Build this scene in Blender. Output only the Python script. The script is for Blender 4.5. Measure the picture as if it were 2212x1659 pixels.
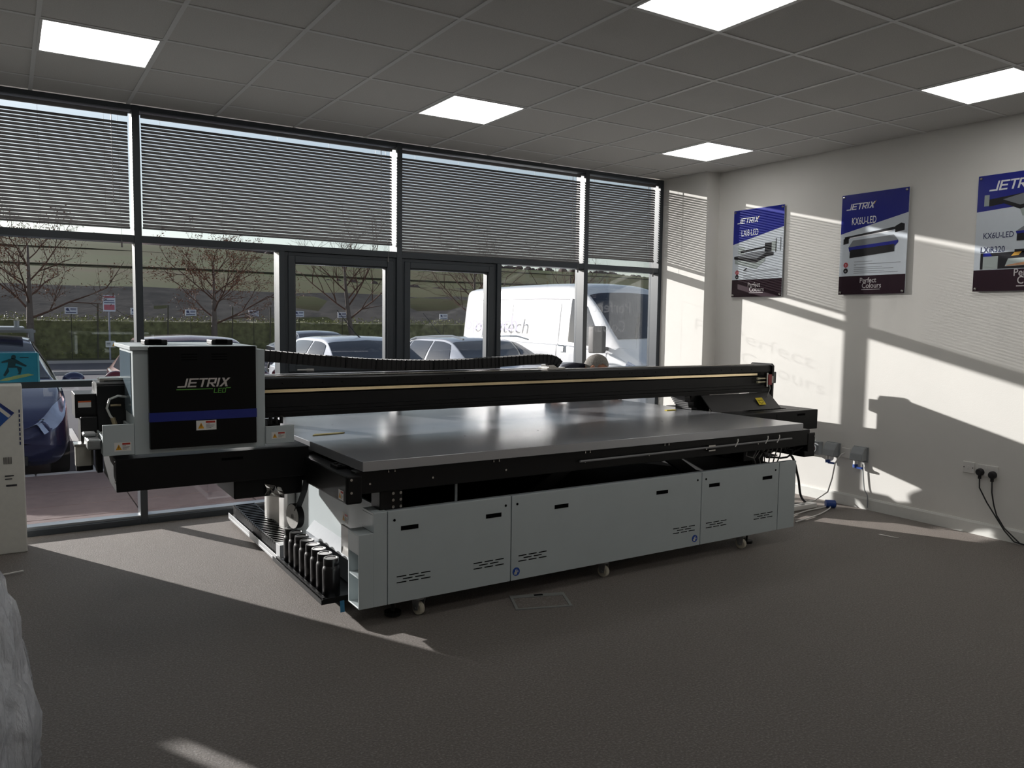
import bpy, bmesh, math, random
from mathutils import Vector, Matrix, noise
for o in list(bpy.data.objects): bpy.data.objects.remove(o)
scene = bpy.context.scene
COL = scene.collection
rnd = random.Random(7)
# ---------------------------------------------------------------- camera
W_IMG, F_PX = 2212.0, 1719.88
cam_d = bpy.data.cameras.new('camera'); cam = bpy.data.objects.new('camera', cam_d); COL.objects.link(cam)
cam_d.sensor_fit = 'HORIZONTAL'; cam_d.sensor_width = 36.0; cam_d.lens = F_PX / W_IMG * 36.0
cam_d.clip_start = 0.05; cam_d.clip_end = 2000
YAW, PITCH, ROLL = 0.5659, -0.0784, 0.0137
fw = Vector((math.sin(YAW)*math.cos(PITCH), math.cos(YAW)*math.cos(PITCH), math.sin(PITCH)))
r0 = Vector((math.cos(YAW), -math.sin(YAW), 0)); u0 = r0.cross(fw)
r2 = r0*math.cos(ROLL) + u0*math.sin(ROLL); u2 = -r0*math.sin(ROLL) + u0*math.cos(ROLL)
CAM = Vector((-0.809, -6.4246, 1.5528))
cam.matrix_world = Matrix(((r2.x, u2.x, -fw.x, CAM.x), (r2.y, u2.y, -fw.y, CAM.y), (r2.z, u2.z, -fw.z, CAM.z), (0, 0, 0, 1)))
scene.camera = cam
# ---------------------------------------------------------------- world, sun, exposure
SUN_TRAVEL = Vector((0.518, -1.0, -0.257)).normalized()
SUN_E, SKY_S, PANEL_E = 9.3, 0.18, 6.0
world = bpy.data.worlds.new('sky'); scene.world = world; world.use_nodes = True
wn = world.node_tree; wn.nodes.clear()
sky = wn.nodes.new('ShaderNodeTexSky'); sky.sky_type = 'NISHITA'; sky.sun_disc = False
sky.sun_elevation = math.asin(-SUN_TRAVEL.z); sky.sun_rotation = math.atan2(-SUN_TRAVEL.x, -SUN_TRAVEL.y)
sky.air_density = 1.0; sky.dust_density = 0.6; sky.ozone_density = 1.2
hs = wn.nodes.new('ShaderNodeHueSaturation'); hs.inputs['Saturation'].default_value = 0.55; wn.links.new(sky.outputs[0], hs.inputs['Color'])
bg = wn.nodes.new('ShaderNodeBackground'); bg.inputs[1].default_value = SKY_S
wo = wn.nodes.new('ShaderNodeOutputWorld'); wn.links.new(hs.outputs[0], bg.inputs[0]); wn.links.new(bg.outputs[0], wo.inputs[0])
sl = bpy.data.lights.new('sun', 'SUN'); sl.energy = SUN_E; sl.angle = math.radians(0.55); sl.color = (1.0, 0.93, 0.86)
sun = bpy.data.objects.new('sun', sl); COL.objects.link(sun); sun.location = (-20, 40, 30)
sun.rotation_euler = SUN_TRAVEL.to_track_quat('-Z', 'Y').to_euler()
vs = scene.view_settings; vs.view_transform = 'Standard'; vs.look = 'None'; vs.gamma = 1; vs.use_curve_mapping = False
vs.exposure = 0.0
# ---------------------------------------------------------------- materials
def lin(c):
    return tuple(((x/255.0)/12.92 if x <= 10 else (((x/255.0)+0.055)/1.055)**2.4) for x in c)
MATS = {}
def mat(name, rgb, rough=0.5, metal=0.0, var=0.06, scale=30.0, bump=0.0, bscale=200.0, emit=0.0, spec=0.5, coat=0.0, sheen=0.0, aniso=None, alpha=None):
    if name in MATS: return MATS[name]
    m = bpy.data.materials.new(name); m.use_nodes = True; MATS[name] = m
    nt = m.node_tree; b = nt.nodes['Principled BSDF']; c = lin(rgb)
    tc = nt.nodes.new('ShaderNodeTexCoord')
    if var > 0:
        n = nt.nodes.new('ShaderNodeTexNoise'); n.inputs['Scale'].default_value = scale; n.inputs['Detail'].default_value = 4
        r = nt.nodes.new('ShaderNodeValToRGB')
        r.color_ramp.elements[0].position = 0.3; r.color_ramp.elements[1].position = 0.7
        r.color_ramp.elements[0].color = tuple(x*(1-var) for x in c)+(1,); r.color_ramp.elements[1].color = tuple(min(1, x*(1+var)) for x in c)+(1,)
        nt.links.new(tc.outputs['Object'], n.inputs['Vector']); nt.links.new(n.outputs['Fac'], r.inputs['Fac']); nt.links.new(r.outputs['Color'], b.inputs['Base Color'])
    else:
        b.inputs['Base Color'].default_value = c+(1,)
    b.inputs['Roughness'].default_value = rough; b.inputs['Metallic'].default_value = metal
    b.inputs['Specular IOR Level'].default_value = spec
    if coat: b.inputs['Coat Weight'].default_value = coat; b.inputs['Coat Roughness'].default_value = 0.05
    if sheen: b.inputs['Sheen Weight'].default_value = sheen; b.inputs['Sheen Roughness'].default_value = 0.4; b.inputs['Sheen Tint'].default_value = c+(1,)
    if emit: b.inputs['Emission Color'].default_value = c+(1,); b.inputs['Emission Strength'].default_value = emit
    if bump:
        n2 = nt.nodes.new('ShaderNodeTexNoise'); n2.inputs['Scale'].default_value = bscale; n2.inputs['Detail'].default_value = 3
        bp = nt.nodes.new('ShaderNodeBump'); bp.inputs['Strength'].default_value = bump; bp.inputs['Distance'].default_value = 0.01
        nt.links.new(tc.outputs['Object'], n2.inputs['Vector']); nt.links.new(n2.outputs['Fac'], bp.inputs['Height']); nt.links.new(bp.outputs['Normal'], b.inputs['Normal'])
    return m
def glass(name, tint, gloss_rough=0.0, ior=1.45, refl=1.0):
    m = bpy.data.materials.new(name); m.use_nodes = True; MATS[name] = m
    nt = m.node_tree; nt.nodes.clear()
    out = nt.nodes.new('ShaderNodeOutputMaterial'); t = nt.nodes.new('ShaderNodeBsdfTransparent'); t.inputs[0].default_value = tint+(1,)
    g = nt.nodes.new('ShaderNodeBsdfGlossy'); g.inputs['Roughness'].default_value = gloss_rough; g.inputs[0].default_value = (refl, refl, refl, 1)
    f = nt.nodes.new('ShaderNodeFresnel'); f.inputs[0].default_value = ior
    mx = nt.nodes.new('ShaderNodeMixShader'); nt.links.new(f.outputs[0], mx.inputs[0]); nt.links.new(t.outputs[0], mx.inputs[1]); nt.links.new(g.outputs[0], mx.inputs[2])
    nt.links.new(mx.outputs[0], out.inputs[0]); return m
# ---------------------------------------------------------------- mesh helpers
class B:
    """collects shapes in world space; add() links them as ONE mesh object"""
    def __init__(s): s.v = []; s.f = []
    def _add(s, vs, fs):
        k = len(s.v); s.v += [tuple(p) for p in vs]; s.f += [tuple(i+k for i in q) for q in fs]; return s
    def box(s, x0, x1, y0, y1, z0, z1):
        return s._add([(x0,y0,z0),(x1,y0,z0),(x1,y1,z0),(x0,y1,z0),(x0,y0,z1),(x1,y0,z1),(x1,y1,z1),(x0,y1,z1)],
                      [(3,2,1,0),(4,5,6,7),(0,1,5,4),(1,2,6,5),(2,3,7,6),(3,0,4,7)])
    def obox(s, c, size, M=Matrix.Identity(3)):
        h = Vector(size)/2; c = Vector(c)
        P = [c + M @ Vector((sx*h.x, sy*h.y, sz*h.z)) for sz in (-1,1) for sx, sy in ((-1,-1),(1,-1),(1,1),(-1,1))]
        return s._add(P, [(3,2,1,0),(4,5,6,7),(0,1,5,4),(1,2,6,5),(2,3,7,6),(3,0,4,7)])
    def cyl(s, p0, p1, r0, r1=None, n=12, cap=True):
        r1 = r0 if r1 is None else r1; p0 = Vector(p0); p1 = Vector(p1); d = (p1-p0).normalized()
        a = d.orthogonal().normalized(); b = d.cross(a)
        ring = [(math.cos(2*math.pi*i/n), math.sin(2*math.pi*i/n)) for i in range(n)]
        P = [p0 + (a*c+b*q)*r0 for c, q in ring] + [p1 + (a*c+b*q)*r1 for c, q in ring]
        F = [(i, (i+1)%n, n+(i+1)%n, n+i) for i in range(n)]
        if cap: F += [tuple(range(n-1,-1,-1)), tuple(range(n, 2*n))]
        return s._add(P, F)
    def tube(s, pts, r, n=6, closed=False):
        pts = [Vector(p) for p in pts]; m = len(pts); rr = r if isinstance(r, (list, tuple)) else [r]*m
        P = []; a = None
        for i, p in enumerate(pts):
            d = (pts[min(i+1, m-1)] - pts[max(i-1, 0)]); d = d.normalized() if d.length > 1e-9 else Vector((0,0,1))
            a = d.orthogonal().normalized() if a is None else (a - d*a.dot(d))
            a = a.normalized() if a.length > 1e-6 else d.orthogonal().normalized()
            b = d.cross(a)
            P += [p + (a*math.cos(2*math.pi*k/n) + b*math.sin(2*math.pi*k/n))*rr[i] for k in range(n)]
        F = [(i*n+k, i*n+(k+1)%n, (i+1)*n+(k+1)%n, (i+1)*n+k) for i in range(m-1) for k in range(n)]
        F += [tuple(range(n-1,-1,-1)), tuple(range((m-1)*n, m*n))]
        return s._add(P, F)
    def lathe(s, prof, c, axis=(0,0,1), n=20):
        ax = Vector(axis).normalized(); a = ax.orthogonal().normalized(); b = ax.cross(a); c = Vector(c)
        P = []
        for r, h in prof: P += [c + ax*h + (a*math.cos(2*math.pi*k/n)+b*math.sin(2*math.pi*k/n))*max(r, 1e-4) for k in range(n)]
        m = len(prof)
        F = [(i*n+k, i*n+(k+1)%n, (i+1)*n+(k+1)%n, (i+1)*n+k) for i in range(m-1) for k in range(n)]
        F += [tuple(range(n-1,-1,-1)), tuple(range((m-1)*n, m*n))]
        return s._add(P, F)
    def prism(s, poly, fn, d0, d1):
        """poly: 2D outline, fn(u, v, d) -> point"""
        n = len(poly); P = [fn(u, v, d0) for u, v in poly] + [fn(u, v, d1) for u, v in poly]
        F = [tuple(range(n-1,-1,-1)), tuple(range(n, 2*n))] + [(i, (i+1)%n, n+(i+1)%n, n+i) for i in range(n)]
        return s._add(P, F)
    def ell(s, c, r, n=16, m=10, M=Matrix.Identity(3)):
        c = Vector(c); P = []; F = []
        for j in range(m+1):
            th = math.pi*j/m
            for k in range(n):
                ph = 2*math.pi*k/n
                P.append(c + M @ Vector((r[0]*math.sin(th)*math.cos(ph), r[1]*math.sin(th)*math.sin(ph), r[2]*math.cos(th))))
        for j in range(m):
            for k in range(n): F.append((j*n+k, (j+1)*n+k, (j+1)*n+(k+1)%n, j*n+(k+1)%n))
        return s._add(P, F)
    def grid(s, rows):
        n = len(rows[0]); m = len(rows)
        return s._add([p for r in rows for p in r], [(i*n+k, i*n+k+1, (i+1)*n+k+1, (i+1)*n+k) for i in range(m-1) for k in range(n-1)])
WL = {}
def tag(o, label=None, cat=None, group=None, kind=None):
    if label: o['label'] = label
    if cat: o['category'] = cat
    if group: o['group'] = group
    if kind: o['kind'] = kind
    return o
def place(o, parent, loc):
    WL[o.name] = Vector(loc); COL.objects.link(o)
    if parent is not None:
        o.parent = parent; o.location = Vector(loc) - WL[parent.name]
    else: o.location = loc
def thing(name, loc, label=None, cat=None, group=None, kind=None, parent=None):
    o = bpy.data.objects.new(name, None); o.empty_display_size = 0.1; place(o, parent, loc)
    return tag(o, label, cat, group, kind)
def add(name, b, m, parent=None, smooth=False, bevel=0.0, seg=2, label=None, cat=None, group=None, kind=None, fix=True):
    V = [Vector(p) for p in b.v]
    lo = Vector((min(p.x for p in V), min(p.y for p in V), min(p.z for p in V))); hi = Vector((max(p.x for p in V), max(p.y for p in V), max(p.z for p in V)))
    c = Vector(((lo.x+hi.x)/2, (lo.y+hi.y)/2, lo.z))
    me = bpy.data.meshes.new(name); me.from_pydata([p-c for p in V], [], b.f); 
    if bevel or fix:
        bm = bmesh.new(); bm.from_mesh(me)
        if fix: bmesh.ops.recalc_face_normals(bm, faces=bm.faces)
        if bevel: bmesh.ops.bevel(bm, geom=list(bm.edges), offset=bevel, segments=seg, profile=0.5, affect='EDGES', clamp_overlap=True)
        bm.to_mesh(me); bm.free()
    if smooth:
        for p in me.polygons: p.use_smooth = True
        if smooth == 'auto': me.set_sharp_from_angle(angle=math.radians(40))
    me.materials.append(m)
    o = bpy.data.objects.new(name, me); place(o, parent, c)
    return tag(o, label, cat, group, kind)
def dup_part(o, parent, loc):
    c = o.copy(); place(c, parent, loc); return c
def dup_tree(root, loc, **kw):
    d = Vector(loc) - WL[root.name]
    def rec(o, par):
        c = o.copy(); WL[c.name] = WL[o.name] + d; COL.objects.link(c)
        if par is not None: c.parent = par
        else: c.location = Vector(loc)
        for ch in list(o.children): rec(ch, c)
        return c
    r = rec(root, None); return tag(r, **kw)
def frame_M(origin, right, up):
    r = Vector(right).normalized(); u = Vector(up).normalized(); n = r.cross(u)
    o = Vector(origin)
    return Matrix(((r.x, u.x, n.x, o.x), (r.y, u.y, n.y, o.y), (r.z, u.z, n.z, o.z), (0,0,0,1)))
def text(name, s, m, parent, M, size, width=None, align='LEFT', shear=0.0, lift=0.0008, bold=0.0, mirror=False):
    cu = bpy.data.curves.new('t', 'FONT'); cu.body = s; cu.size = size; cu.align_x = align; cu.shear = shear; cu.offset = bold; cu.extrude = 0.0003; cu.resolution_u = 3
    ob = bpy.data.objects.new('t', cu); me = bpy.data.meshes.new_from_object(ob); bpy.data.objects.remove(ob)
    xs = [v.co.x for v in me.vertices]; k = (width/(max(xs)-min(xs))) if width else 1.0
    bb = B(); bb.v = [tuple(M @ Vector(((-1 if mirror else 1)*(v.co.x*k), v.co.y, lift+v.co.z))) for v in me.vertices]; bb.f = [tuple(p.vertices) for p in me.polygons]
    # keep two-sided flat print: front faces only
    bpy.data.meshes.remove(me)
    return add(name, bb, m, parent, fix=False)
def flat(name, polys, m, parent, M, lift=0.0006, thick=0.0004):
    b = B()
    for poly in polys: b.prism(poly, lambda u, v, d: M @ Vector((u, v, d)), lift-thick, lift)
    return add(name, b, m, parent)
def rect(x0, x1, y0, y1): return [(x0,y0),(x1,y0),(x1,y1),(x0,y1)]
JET = [rect(.45,.6,0,1), rect(-.1,.45,0,.16), rect(.7,.86,0,1), rect(.86,1.45,.84,1), rect(.86,1.35,.42,.58), rect(.86,1.4,0,.16),
       rect(1.5,2.2,.84,1), rect(1.78,1.94,0,.84), rect(2.25,2.41,0,1), rect(2.41,2.95,.84,1), rect(2.79,2.95,.5,.84), rect(2.41,2.95,.36,.5),
       [(2.5,.36),(2.68,.36),(2.98,0),(2.78,0)], rect(3.05,3.21,0,1), [(3.3,0),(3.5,0),(4.05,1),(3.85,1)], [(3.35,1),(3.55,1),(3.7,.7),(3.58,.55)], [(3.65,.42),(3.8,.55),(4.0,0),(3.8,0)]]
def jetrix(name, m, parent, M, w, h, lift=0.001):
    k = w/4.37
    return flat(name, [[((x+.1)*k + y*.22*k*0.9, y*h) for x, y in poly] for poly in JET], m, parent, M, lift)
# ---------------------------------------------------------------- room materials
XR, H = 5.333, 3.07
XL, YB = -2.27, -9.6
m_wall = mat('white_wall_paint', (226, 224, 219), 0.85, var=0.02, scale=3, bump=0.05, bscale=120)
m_base = mat('white_gloss_skirting', (225, 225, 220), 0.35, var=0.02)
m_tile = mat('mineral_ceiling_tile', (200, 198, 194), 0.95, var=0.07, scale=160, bump=0.25, bscale=260)
m_rail = mat('white_steel_grid', (214, 214, 212), 0.4, var=0.01)
m_frame = mat('dark_grey_powder_coat', (58, 64, 70), 0.35, var=0.03, scale=12, spec=0.6)
m_bframe = mat('satin_edge_aluminium', (150, 155, 160), 0.35, 0.6, var=0.02)
m_blind = mat('grey_white_slat_enamel', (112, 110, 110), 0.45, var=0.02)
m_glass = glass('window_glass', (0.86, 0.88, 0.90))
def carpet_mat():
    m = bpy.data.materials.new('speckled_grey_carpet'); m.use_nodes = True; nt = m.node_tree; b = nt.nodes['Principled BSDF']
    tc = nt.nodes.new('ShaderNodeTexCoord')
    n1 = nt.nodes.new('ShaderNodeTexNoise'); n1.inputs['Scale'].default_value = 105; n1.inputs['Detail'].default_value = 6; n1.inputs['Roughness'].default_value = 0.75
    n2 = nt.nodes.new('ShaderNodeTexNoise'); n2.inputs['Scale'].default_value = 2.2; n2.inputs['Detail'].default_value = 3
    r = nt.nodes.new('ShaderNodeValToRGB'); e = r.color_ramp.elements
    e[0].position = 0.36; e[0].color = lin((24, 24, 26))+(1,); e[1].position = 0.68; e[1].color = lin((164, 158, 152))+(1,)
    k = e.new(0.52); k.color = lin((72, 71, 72))+(1,)
    mx = nt.nodes.new('ShaderNodeMixRGB'); mx.blend_type = 'MULTIPLY'; mx.inputs[0].default_value = 0.35
    for n in (n1, n2): nt.links.new(tc.outputs['Object'], n.inputs['Vector'])
    nt.links.new(n1.outputs['Fac'], r.inputs['Fac']); nt.links.new(r.outputs['Color'], mx.inputs[1]); nt.links.new(n2.outputs['Fac'], mx.inputs[2]); nt.links.new(mx.outputs[0], b.inputs['Base Color'])
    bp = nt.nodes.new('ShaderNodeBump'); bp.inputs['Strength'].default_value = 0.9; bp.inputs['Distance'].default_value = 0.008
    nt.links.new(n1.outputs['Fac'], bp.inputs['Height']); nt.links.new(bp.outputs['Normal'], b.inputs['Normal'])
    b.inputs['Roughness'].default_value = 0.62; b.inputs['Specular IOR Level'].default_value = 0.8
    b.inputs['Sheen Weight'].default_value = 0.6; b.inputs['Sheen Roughness'].default_value = 0.5; b.inputs['Sheen Tint'].default_value = lin((225, 210, 198))+(1,)
    return m
m_carpet = carpet_mat()
# ---------------------------------------------------------------- room shell
add('floor', B().box(XL-.2, XR+.2, YB-.2, 0.16, -0.2, 0), m_carpet, kind='structure', label='speckled dark grey carpet floor of the showroom')
ceil = add('ceiling', B().box(XL-.2, XR+.2, YB-.2, 0.3, H+.05, H+.25), m_tile, kind='structure', label='suspended ceiling of square mineral tiles in a white grid')
GX0, GY0, CE = 1.777, -1.57, 0.6
tile_me = {}
for i in range(-10, 7):
    for j in range(-7, 4):
        x0, x1, y0, y1 = GX0+i*CE, GX0+(i+1)*CE, GY0+j*CE, GY0+(j+1)*CE
        x0, x1, y0, y1 = max(x0, XL), min(x1, XR), max(y0, -9), min(y1, 0.0)
        if x1-x0 < .03 or y1-y0 < .03: continue
        if (i % 4 == 0) and (j % 4 == 0): continue     # light panels sit here
        b = B().box(x0+.010, x1-.010, y0+.010, y1-.010, H+.004, H+.018)
        key = (round(x1-x0, 3), round(y1-y0, 3))
        if key in tile_me: dup_part(tile_me[key], ceil, ((x0+x1)/2, (y0+y1)/2, H+.004))
        else: tile_me[key] = add('ceiling_tile', b, m_tile, ceil)
add('ceiling_infill', B().box(XL, XR, YB, GY0-7*CE, H+.004, H+.018), m_tile, ceil)
for i in range(-10, 7):
    x = GX0+i*CE
    if XL < x < XR: add('grid_rail', B().box(x-.012, x+.012, -9, 0, H-.001, H+.03), m_rail, ceil)
for j in range(-7, 4):
    y = GY0+j*CE
    for i in range(-10, 7):
        x0, x1 = max(GX0+i*CE, XL), min(GX0+(i+1)*CE, XR)
        if y < -.02 and x1-x0 > .05: add('grid_rail', B().box(x0+.012, x1-.012, y-.012, y+.012, H-.0005, H+.03), m_rail, ceil)
wr = add('wall_right', B().box(XR, XR+.2, YB, 0.16, 0, H+.05), m_wall, kind='structure', label='white painted side wall hung with posters')
add('wall_pillar', B().box(XR-.178, XR, -.629, 0.16, 0, H+.02), m_wall, kind='structure', label='white painted pillar in the corner beside the window')
add('wall_left', B().box(XL-.2, XL, YB, 0.16, 0, H+.05), m_wall, kind='structure', label='white painted wall on the left out of view')
add('wall_back', B().box(XL, XR, YB-.2, YB, 0, H+.05), m_wall, kind='structure', label='white painted wall behind the viewer')
def skirting(name, pts2):
    prof = [(0,0),(.016,0),(.016,.085),(.010,.1),(0,.1)]
    b = B(); (x0,y0),(x1,y1),(nx,ny) = pts2
    b.prism(prof, lambda u, v, d: (x0+(x1-x0)*d+nx*u, y0+(y1-y0)*d+ny*u, v), 0, 1)
    add(name, b, m_base, kind='structure', label='white gloss skirting board along the wall foot')
skirting('baseboard_right', ((XR, YB), (XR, -.629), (-1, 0)))
skirting('baseboard_pillar', ((XR-.178, -.645), (XR, -.645), (0, 1)))
# ---------------------------------------------------------------- glazed front
win = thing('window_1', (1.0, 0.07, 0), 'dark grey aluminium glazed front with tall panes and two opening casements', kind='structure')
XM = [XL+.025, -2.04, 0.025, 2.097, 4.136, 5.135]
XS = [-1.008, 1.074, 3.117]
YG, YD = 0.115, 0.15
ZT2, ZT1 = (2.09, 2.141), (1.045, 1.09)
for x in XM: add('mullion', B().box(x-.025, x+.025, 0, YD, 0, H), m_frame, win, bevel=.002, seg=1)
for x in XS: add('mullion', B().box(x-.023, x+.023, 0.002, YD, 0, ZT2[0]), m_frame, win, bevel=.002, seg=1)
allx = sorted(XM+XS)
def wmid(x): return .025 if x in XM else .023
for a, c in zip(allx, allx[1:]):
    xa, xb = a+wmid(a), c-wmid(c)
    for z0, z1 in (ZT1,): add('transom', B().box(xa, xb, 0.003, YD-.003, z0, z1), m_frame, win, bevel=.002, seg=1)
    add('bottom_rail', B().box(xa, xb, -.004, YD-.003, 0, .045), m_frame, win, bevel=.002, seg=1)
    add('sill_bead', B().box(xa, xb, .03, YD-.02, .045, .062), m_bframe, win)
    add('pane', B().box(xa, xb, YG, YG+.006, .062, ZT1[0]), m_glass, win)
    if (a, c) not in ((1.074, 2.097), (2.097, 3.117)): add('pane', B().box(xa, xb, YG, YG+.006, ZT1[1], ZT2[0]), m_glass, win)
for a, c in zip(XM, XM[1:]):
    add('transom', B().box(a+.025, c-.025, 0.003, YD-.003, *ZT2), m_frame, win, bevel=.002, seg=1)
    add('top_rail', B().box(a+.025, c-.025, 0.003, YD-.003, 3.035, H), m_frame, win, bevel=.002, seg=1)
    add('pane', B().box(a+.025, c-.025, YG, YG+.006, ZT2[1], 3.035), m_glass, win)
def ring(b, x0, x1, z0, z1, w, y0, y1):
    b.box(x0, x0+w, y0, y1, z0, z1); b.box(x1-w, x1, y0, y1, z0, z1); b.box(x0+w, x1-w, y0, y1, z0, z0+w); b.box(x0+w, x1-w, y0, y1, z1-w, z1); return b
for a, c in ((1.074, 2.097), (2.097, 3.117)):
    x0, x1, z0, z1 = a+.026, c-.026, ZT1[1]+.002, ZT2[0]-.002
    cs = thing('casement', ((x0+x1)/2, .06, z0), parent=win)
    add('outer_frame', ring(B(), x0, x1, z0, z1, .03, .02, .13), m_frame, cs, bevel=.002, seg=1)
    add('leaf_frame', ring(B(), x0+.026, x1-.026, z0+.026, z1-.026, .056, .008, .11), m_frame, cs, bevel=.004, seg=1)
    add('glazing_bead', ring(B(), x0+.081, x1-.081, z0+.081, z1-.081, .012, .03, .1), m_frame, cs, bevel=.003, seg=1)
    add('pane', B().box(x0+.09, x1-.09, .07, .076, z0+.09, z1-.09), m_glass, cs)
    hx = x0+.2
    hb = B().box(hx-.03, hx+.03, -.004, .009, z0+.028, z0+.05)
    hb.tube([(hx+.01, -.004, z0+.04), (hx+.01, -.03, z0+.04), (hx-.02, -.034, z0+.042), (hx-.12, -.036, z0+.044)], [.009, .009, .009, .007], 8)
    add('handle', hb, mat('satin_aluminium_handle', (205, 203, 200), 0.3, 0.8, var=0.02), cs)
# lettering on the glass, mirrored from inside
m_etch = mat('white_vinyl_lettering', (225, 225, 228), 0.6, var=0.0)
Mg = frame_M((4.60, YG-.001, 1.60), (-1, 0, 0), (0, 0, 1))
# ---------------------------------------------------------------- venetian blinds
def blind(a, c, zbot, label):
    x0, x1, y = a+.04, c-.045, .062
    r = thing('venetian_blind', ((x0+x1)/2, y, zbot), label, 'blind', 'venetian blinds in the upper windows')
    add('head_rail', B().box(x0, x1, y-.013, y+.013, 2.998, 3.024), m_blind, r, bevel=.002, seg=1)
    pitch, w, tl = .0243, .0255, math.radians(60)
    dy, dz = w/2*math.cos(tl), w/2*math.sin(tl); t = .0004
    n = int((2.985-zbot-.02)/pitch); first = None
    for k in range(n):
        z = zbot+.026+k*pitch
        if first is None:
            b = B(); rows = []
            for xx in (x0+.002, x1-.002):
                rr = []
                for q in (-1, -.5, 0, .5, 1):
                    bow = .0018*(1-q*q); rr.append((xx, y+q*dy - bow*math.sin(tl), z+q*dz + bow*math.cos(tl)))
                rows.append(rr)
            b.grid(rows)
            first = add('slat', b, m_blind, r, fix=False, smooth=True)
        else: dup_part(first, r, (WL[first.name].x, WL[first.name].y, WL[first.name].z+k*pitch))
    add('bottom_rail', B().box(x0, x1, y-.012, y+.012, zbot, zbot+.014), m_blind, r, bevel=.003, seg=1)
    L = x1-x0
    xs = [x0+L*q for q in ((.09, .5, .88) if L < 1.2 else (.065, .285, .5, .715, .92))]
    for x in xs:
        add('ladder_cord', B().tube([(x, y-.0125, zbot+.01), (x, y-.0125, 3.0)], .0011, 4), m_blind, r)
    add('pull_cord', B().tube([(x1-.07, y-.02, 3.0), (x1-.068, y-.024, 2.5), (x1-.065, -.008, 2.16), (x1-.065, -.008, 2.10)], .0012, 4).lathe([(.002,0),(.006,-.03),(.007,-.05),(.003,-.052)], (x1-.065, -.008, 2.10), n=8), m_blind, r)
    add('tilt_wand', B().tube([(x1-.11, y-.02, 3.0), (x1-.108, y-.022, 2.35)], .003, 6), mat('clear_wand_plastic', (170, 170, 172), 0.2, var=0), r)
    return r
blind(-2.04, .025, 2.19, 'grey venetian blind in the leftmost upper window')
blind(.025, 2.097, 2.196, 'wide grey venetian blind above the left casement, right of the first mullion')
blind(2.097, 4.136, 2.146, 'wide grey venetian blind reaching down to the transom above the right casement')
blind(4.136, 5.135, 2.207, 'narrow grey venetian blind next to the white pillar')
# ---------------------------------------------------------------- ceiling lights
m_lit = bpy.data.materials.new('lit_opal_diffuser'); m_lit.use_nodes = True
bb = m_lit.node_tree.nodes['Principled BSDF']; bb.inputs['Base Color'].default_value = (.9, .9, .9, 1); bb.inputs['Emission Color'].default_value = (1.0, 0.985, 0.96, 1); bb.inputs['Emission Strength'].default_value = PANEL_E
LAB = {(-4, 0): 'ceiling light panel nearest the left edge, above the leftmost blind', (0, 0): 'ceiling light panel in the middle, above the left casement', (4, 0): 'small far ceiling light panel close to the white pillar',
       (0, -4): 'large ceiling light panel cut by the top edge of the picture', (4, -4): 'ceiling light panel cut by the right edge, above the posters'}
for i in (-4, 0, 4):
    for j in (0, -4, -8):
        x0, y0 = GX0+i*CE, GY0+j*CE
        if y0 < -7: continue
        lab = LAB.get((i, j), 'square ceiling light panel out of view, '+{(-4,-4):'left of the viewer',(-4,-8):'behind the viewer on the left',(0,-8):'behind the viewer',(4,-8):'behind the viewer by the side wall'}.get((i,j),''))
        r = thing('ceiling_light', (x0+.3, y0+.3, H), lab, 'light', 'square ceiling light panels')
        b = B(); ring2 = [(x0+.006, x0+.022, y0+.006, y0+.594), (x0+.578, x0+.594, y0+.006, y0+.594), (x0+.022, x0+.578, y0+.006, y0+.022), (x0+.022, x0+.578, y0+.578, y0+.594)]
        for q in ring2: b.box(*q, H-.0035, H+.02)
        add('trim_frame', b, m_rail, r)
        add('diffuser', B().box(x0+.022, x0+.578, y0+.022, y0+.578, H-.001, H+.012), m_lit, r)
# ---------------------------------------------------------------- flatbed printer
m_blk = mat('black_powder_coat', (13, 13, 14), 0.45, var=0.08, scale=20, spec=0.3)
m_blk2 = mat('black_gloss_panel', (8, 8, 9), 0.38, var=0.0, spec=0.22)
m_gry = mat('grey_blue_panel_enamel', (188, 197, 199), 0.38, var=0.02, scale=6, spec=0.5)
m_gryd = mat('grey_edge_enamel', (140, 146, 150), 0.4, var=0.02)
m_slot = mat('black_recess', (5, 5, 6), 0.8, var=0, spec=0.05)
m_steel = mat('bright_steel', (190, 188, 184), 0.22, 1.0, var=0.03)
m_rubber = mat('black_rubber_plastic', (24, 23, 25), 0.55, var=0.1, scale=60)
m_white = mat('white_label_film', (228, 226, 222), 0.5, var=0.0)
m_red = mat('red_label_print', (176, 42, 26), 0.5, var=0); m_org = mat('orange_label_print', (222, 106, 52), 0.5, var=0)
m_yel = mat('yellow_warning_print', (222, 160, 24), 0.5, var=0); m_ink = mat('dark_print_ink', (40, 40, 44), 0.6, var=0)
m_blue = mat('royal_blue_paint', (28, 42, 128), 0.35, var=0.02)
m_beige = mat('beige_motor_enamel', (176, 174, 164), 0.5, var=0.05)
m_wheel = mat('cream_nylon_wheel', (206, 200, 182), 0.45, var=0.05)
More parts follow.
